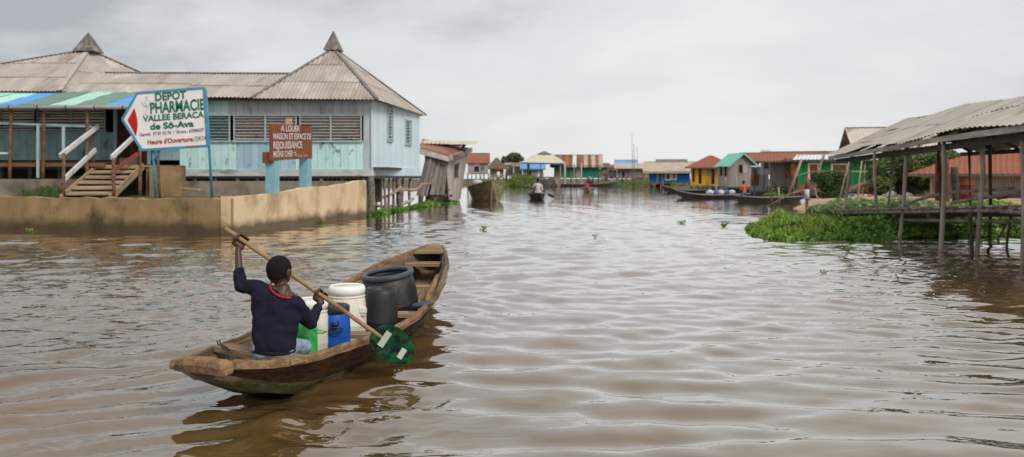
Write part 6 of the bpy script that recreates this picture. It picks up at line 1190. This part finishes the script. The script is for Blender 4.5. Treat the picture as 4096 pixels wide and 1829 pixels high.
def person(name, label, base, top_m, bottom_m, hgt=.85, lean=0.0, yaw=0.0, arms=None, standing=False, hat=None, vox=.022, skinm='skin'):
    """base = seat or foot point; hgt = height of the head above it"""
    t = thing(name, label, 'person', base); b = Vector(base); k = hgt/(.85 if not standing else 1.65)
    fw = Vector((math.sin(yaw), math.cos(yaw), 0)); rt = Vector((fw.y, -fw.x, 0))
    if standing: hip = b+Vector((0, 0, .88*k)); 
    else: hip = b+Vector((0, 0, .10*k))
    ch = hip+Vector((0, 0, .42*k))+fw*lean; nk = ch+Vector((0, 0, .10*k))+fw*lean*.3; hd = nk+Vector((0, 0, .17*k))+fw*.03
    sh = [ch+rt*s*.17*k+Vector((0, 0, .05*k)) for s in (-1, 1)]; hands = arms or [hip+rt*s*.28*k+fw*.25 for s in (-1, 1)]
    caps = [(hip, ch, .12*k, .13*k), (ch, nk, .10*k, .05*k), (nk, hd, .05*k, .05*k)]; cl = [(hip, ch, .145*k, .155*k), (ch, nk+Vector((0, 0, -.03)), .12*k, .07*k)]
    for s, q in zip(sh, hands):
        q = Vector(q); mid = s.lerp(q, .5)+Vector((0, 0, -.06*k)); caps += [(s, mid, .05*k, .04*k), (mid, q, .04*k, .03*k), (q, q+Vector((0, .02, .05))*k, .035*k, .03*k)]; cl += [(ch, s, .10*k, .08*k), (s, s.lerp(mid, .9), .07*k, .06*k)]
    bt = [(hip+rt*-.07*k, hip+rt*.07*k, .13*k, .13*k)]
    for s in (-1, 1):
        if standing: kn = b+rt*s*.11*k+Vector((0, 0, .46*k)); ft = b+rt*s*.12*k
        else: kn = hip+fw*.38*k+rt*s*.12*k+Vector((0, 0, .06*k)); ft = kn+fw*.05*k+Vector((0, 0, -.32*k))
        caps += [(hip+rt*s*.08*k, kn, .085*k, .06*k), (kn, ft, .055*k, .04*k), (ft, ft+fw*.16*k, .04*k, .03*k)]; bt += [(hip+rt*s*.08*k, hip.lerp(kn, .9)+rt*s*.06*k, .11*k, .085*k)]
    blob('body', caps, [(hd+Vector((0, 0, .05*k)), (.085*k, .10*k, .12*k), (0, 0, -yaw))], vox, M[skinm], t, 2); blob('top', cl, [], vox, M[top_m], t, 2, .012*k, 8); blob('lower_clothing', bt, [], vox, M[bottom_m], t, 2)
    blob('hair' if not hat else 'hat', [], [(hd+Vector((0, 0, .09*k))-fw*.012*k, (.095*k, .108*k, .098*k), (0, 0, -yaw))], vox, M[hat or 'hair'], t, 1); return t
# white-shirted paddler
p = on(1352, 503); boat('small_canoe', 'small dark canoe carrying the paddler in white, mid channel', (p.x, p.y+1.9, 0), R(4), 4.6, 1.15, .42, .6, .5, 'boat_dark')
hL, hR = at(1332, 473, p.y+1.2), at(1370, 486, p.y+1.2)
person('person', 'paddler in loose white shirt seen from behind in the small mid-channel canoe', (p.x+.05, p.y+1.05, .42), 'cloth_white', 'cloth_white', .95, .05, .1, [hL, hR])
t = thing('paddle', 'dark paddle held out to the right by the paddler in white', 'paddle', at(1385, 492, p.y+1)); m = MB(); m.tube([at(1330, 474, p.y+1.2), at(1378, 489, p.y+1.0)], .022, 6); m.build('shaft', M['brown_post'], t, True); blob('blade', [], [(at(1385, 491.5, p.y+1), (.30, .03, .12), (0, .42, 0))], .02, M['boat_dark'], t, 1)
p = on(1482, 482); boat('small_canoe', 'small canoe with two figures in red, right of the paddler in white', (p.x, p.y+2.0, 0), R(-4), 4.6, 1.2, .4, .5, .45, 'boat_olive')
person('person', 'seated figure in bright pink in the small canoe with two figures', (p.x-.15, p.y+1.2, .30), 'cloth_pink', 'cloth_maroon', .8, .05, .1, None); person('person', 'figure in dark maroon wearing a pale hat, farther in the same small canoe', (p.x+.25, p.y+2.3, .35), 'cloth_maroon', 'cloth_maroon', 1.15, .05, -.2, None, hat='tan_roof')
p = on(1553, 468); boat('small_canoe', 'tiny far canoe with a white figure in front of the tall poles', (p.x, p.y+2, 0), R(-75), 5.2, 1.3, .45, .6, .5, 'blue_trim'); person('person', 'far figure in white, left of the two in the tiny far canoe', (p.x-.9, p.y+1.9, .4), 'cloth_white', 'cloth_white', 1.15, 0, .3, None, vox=.035); person('person', 'far figure in dark clothes, right of the two in the tiny far canoe', (p.x+1.1, p.y+1.9, .4), 'boat_dark', 'boat_dark', .9, 0, .3, None, vox=.035)
# cargo canoes
p = on(1798, 499); boat('cargo_canoe', 'long black canoe heaped with white and blue sacks near the orange-clad wader', (p.x, p.y+.8, 0), R(84), 5.6, 1.2, .24, .62, .34, 'boat_dark')
for i, (vx_, m_, lb) in enumerate(((1786, 'cloth_white', 'white sack, leftmost of the row in the cargo canoe'), (1800, 'cloth_blue', 'blue striped sack, second in the cargo canoe row'), (1813, 'cloth_white', 'white sack, third in the cargo canoe row'), (1827, 'cloth_blue', 'dark blue sack, fourth in the cargo canoe row'), (1840, 'cloth_white', 'white sack, rightmost of the row in the cargo canoe'))): sack('cargo_sack', lb, vx_, 484, p.y+.8, 10, 6.5, m_, 'sack', 'sacks in the cargo canoe')
p2 = on(1735, 485); boat('cargo_canoe', 'second black canoe with raised pointed bow behind the sack-laden one', (p2.x+.2, p2.y+1, 0), R(80), 5.6, 1.2, .26, .75, .38, 'boat_dark')
sack('cargo_sack', 'big white sack standing behind the sack row, under the turquoise hut', 1815, 471, p2.y, 15, 10, 'cloth_white', 'sack', 'sacks in the cargo canoe'); sack('cargo_sack', 'dark teal bundle right of the big white sack', 1838, 468, p2.y+.3, 8, 9, 'cloth_teal', 'sack', 'sacks in the cargo canoe')
p = on(1872, 497); person('person', 'person in orange top and blue wrap wading beside the cargo canoe', (p.x*.965, p.y*.965, -.40), 'cloth_orange', 'cloth_blue', 1.62, .05, -.6, None, True)
p = on(1945, 509); boat('long_canoe', 'long dark empty canoe moored below the plank house', (p.x, p.y+1, 0), R(92), 4.6, 1.0, .28, .42, .34, 'boat_dark'); p = on(1890, 491); boat('long_canoe', 'dark canoe tied behind the wader under the sheet shed', (p.x+1, p.y+1, 0), R(88), 5.5, 1.1, .5, .7, .5, 'boat_dark')
p = on(1705, 468); 
bed('bank_grass', 'light green grass patch on the bank behind the moored canoe', [at(1925, 0, 56)[:2], at(1972, 0, 56)[:2], at(1980, 0, 60)[:2], at(1920, 0, 60)[:2]], 900, (.3, .6), (.06, .12), 'grass_leaf')
q = lambda v, Y: tuple(at(v, 0, Y)[:2])
bed('marsh_grass', 'bright green marsh grass island before the blue roofed hut', [q(1275, 136), q(1300, 131), q(1352, 132), q(1352, 150), q(1310, 158), q(1278, 150)], 6000, (.35, 1.7), (.25, .6), 'grass_leaf', blade=True)
bed('far_reeds', 'thin green reed strip along the waterline below the far houses', [q(1500, 140), q(1640, 128), q(1700, 112), q(1712, 116), q(1650, 145), q(1500, 150)], 3000, (.2, .8), (.2, .5), 'grass_leaf', blade=True); bed('left_reeds', 'low green weeds under the red roofed house', [q(1182, 112), q(1250, 118), q(1280, 125), q(1280, 150), q(1180, 140)], 2600, (.2, .9), (.2, .5), 'grass_leaf', blade=True)
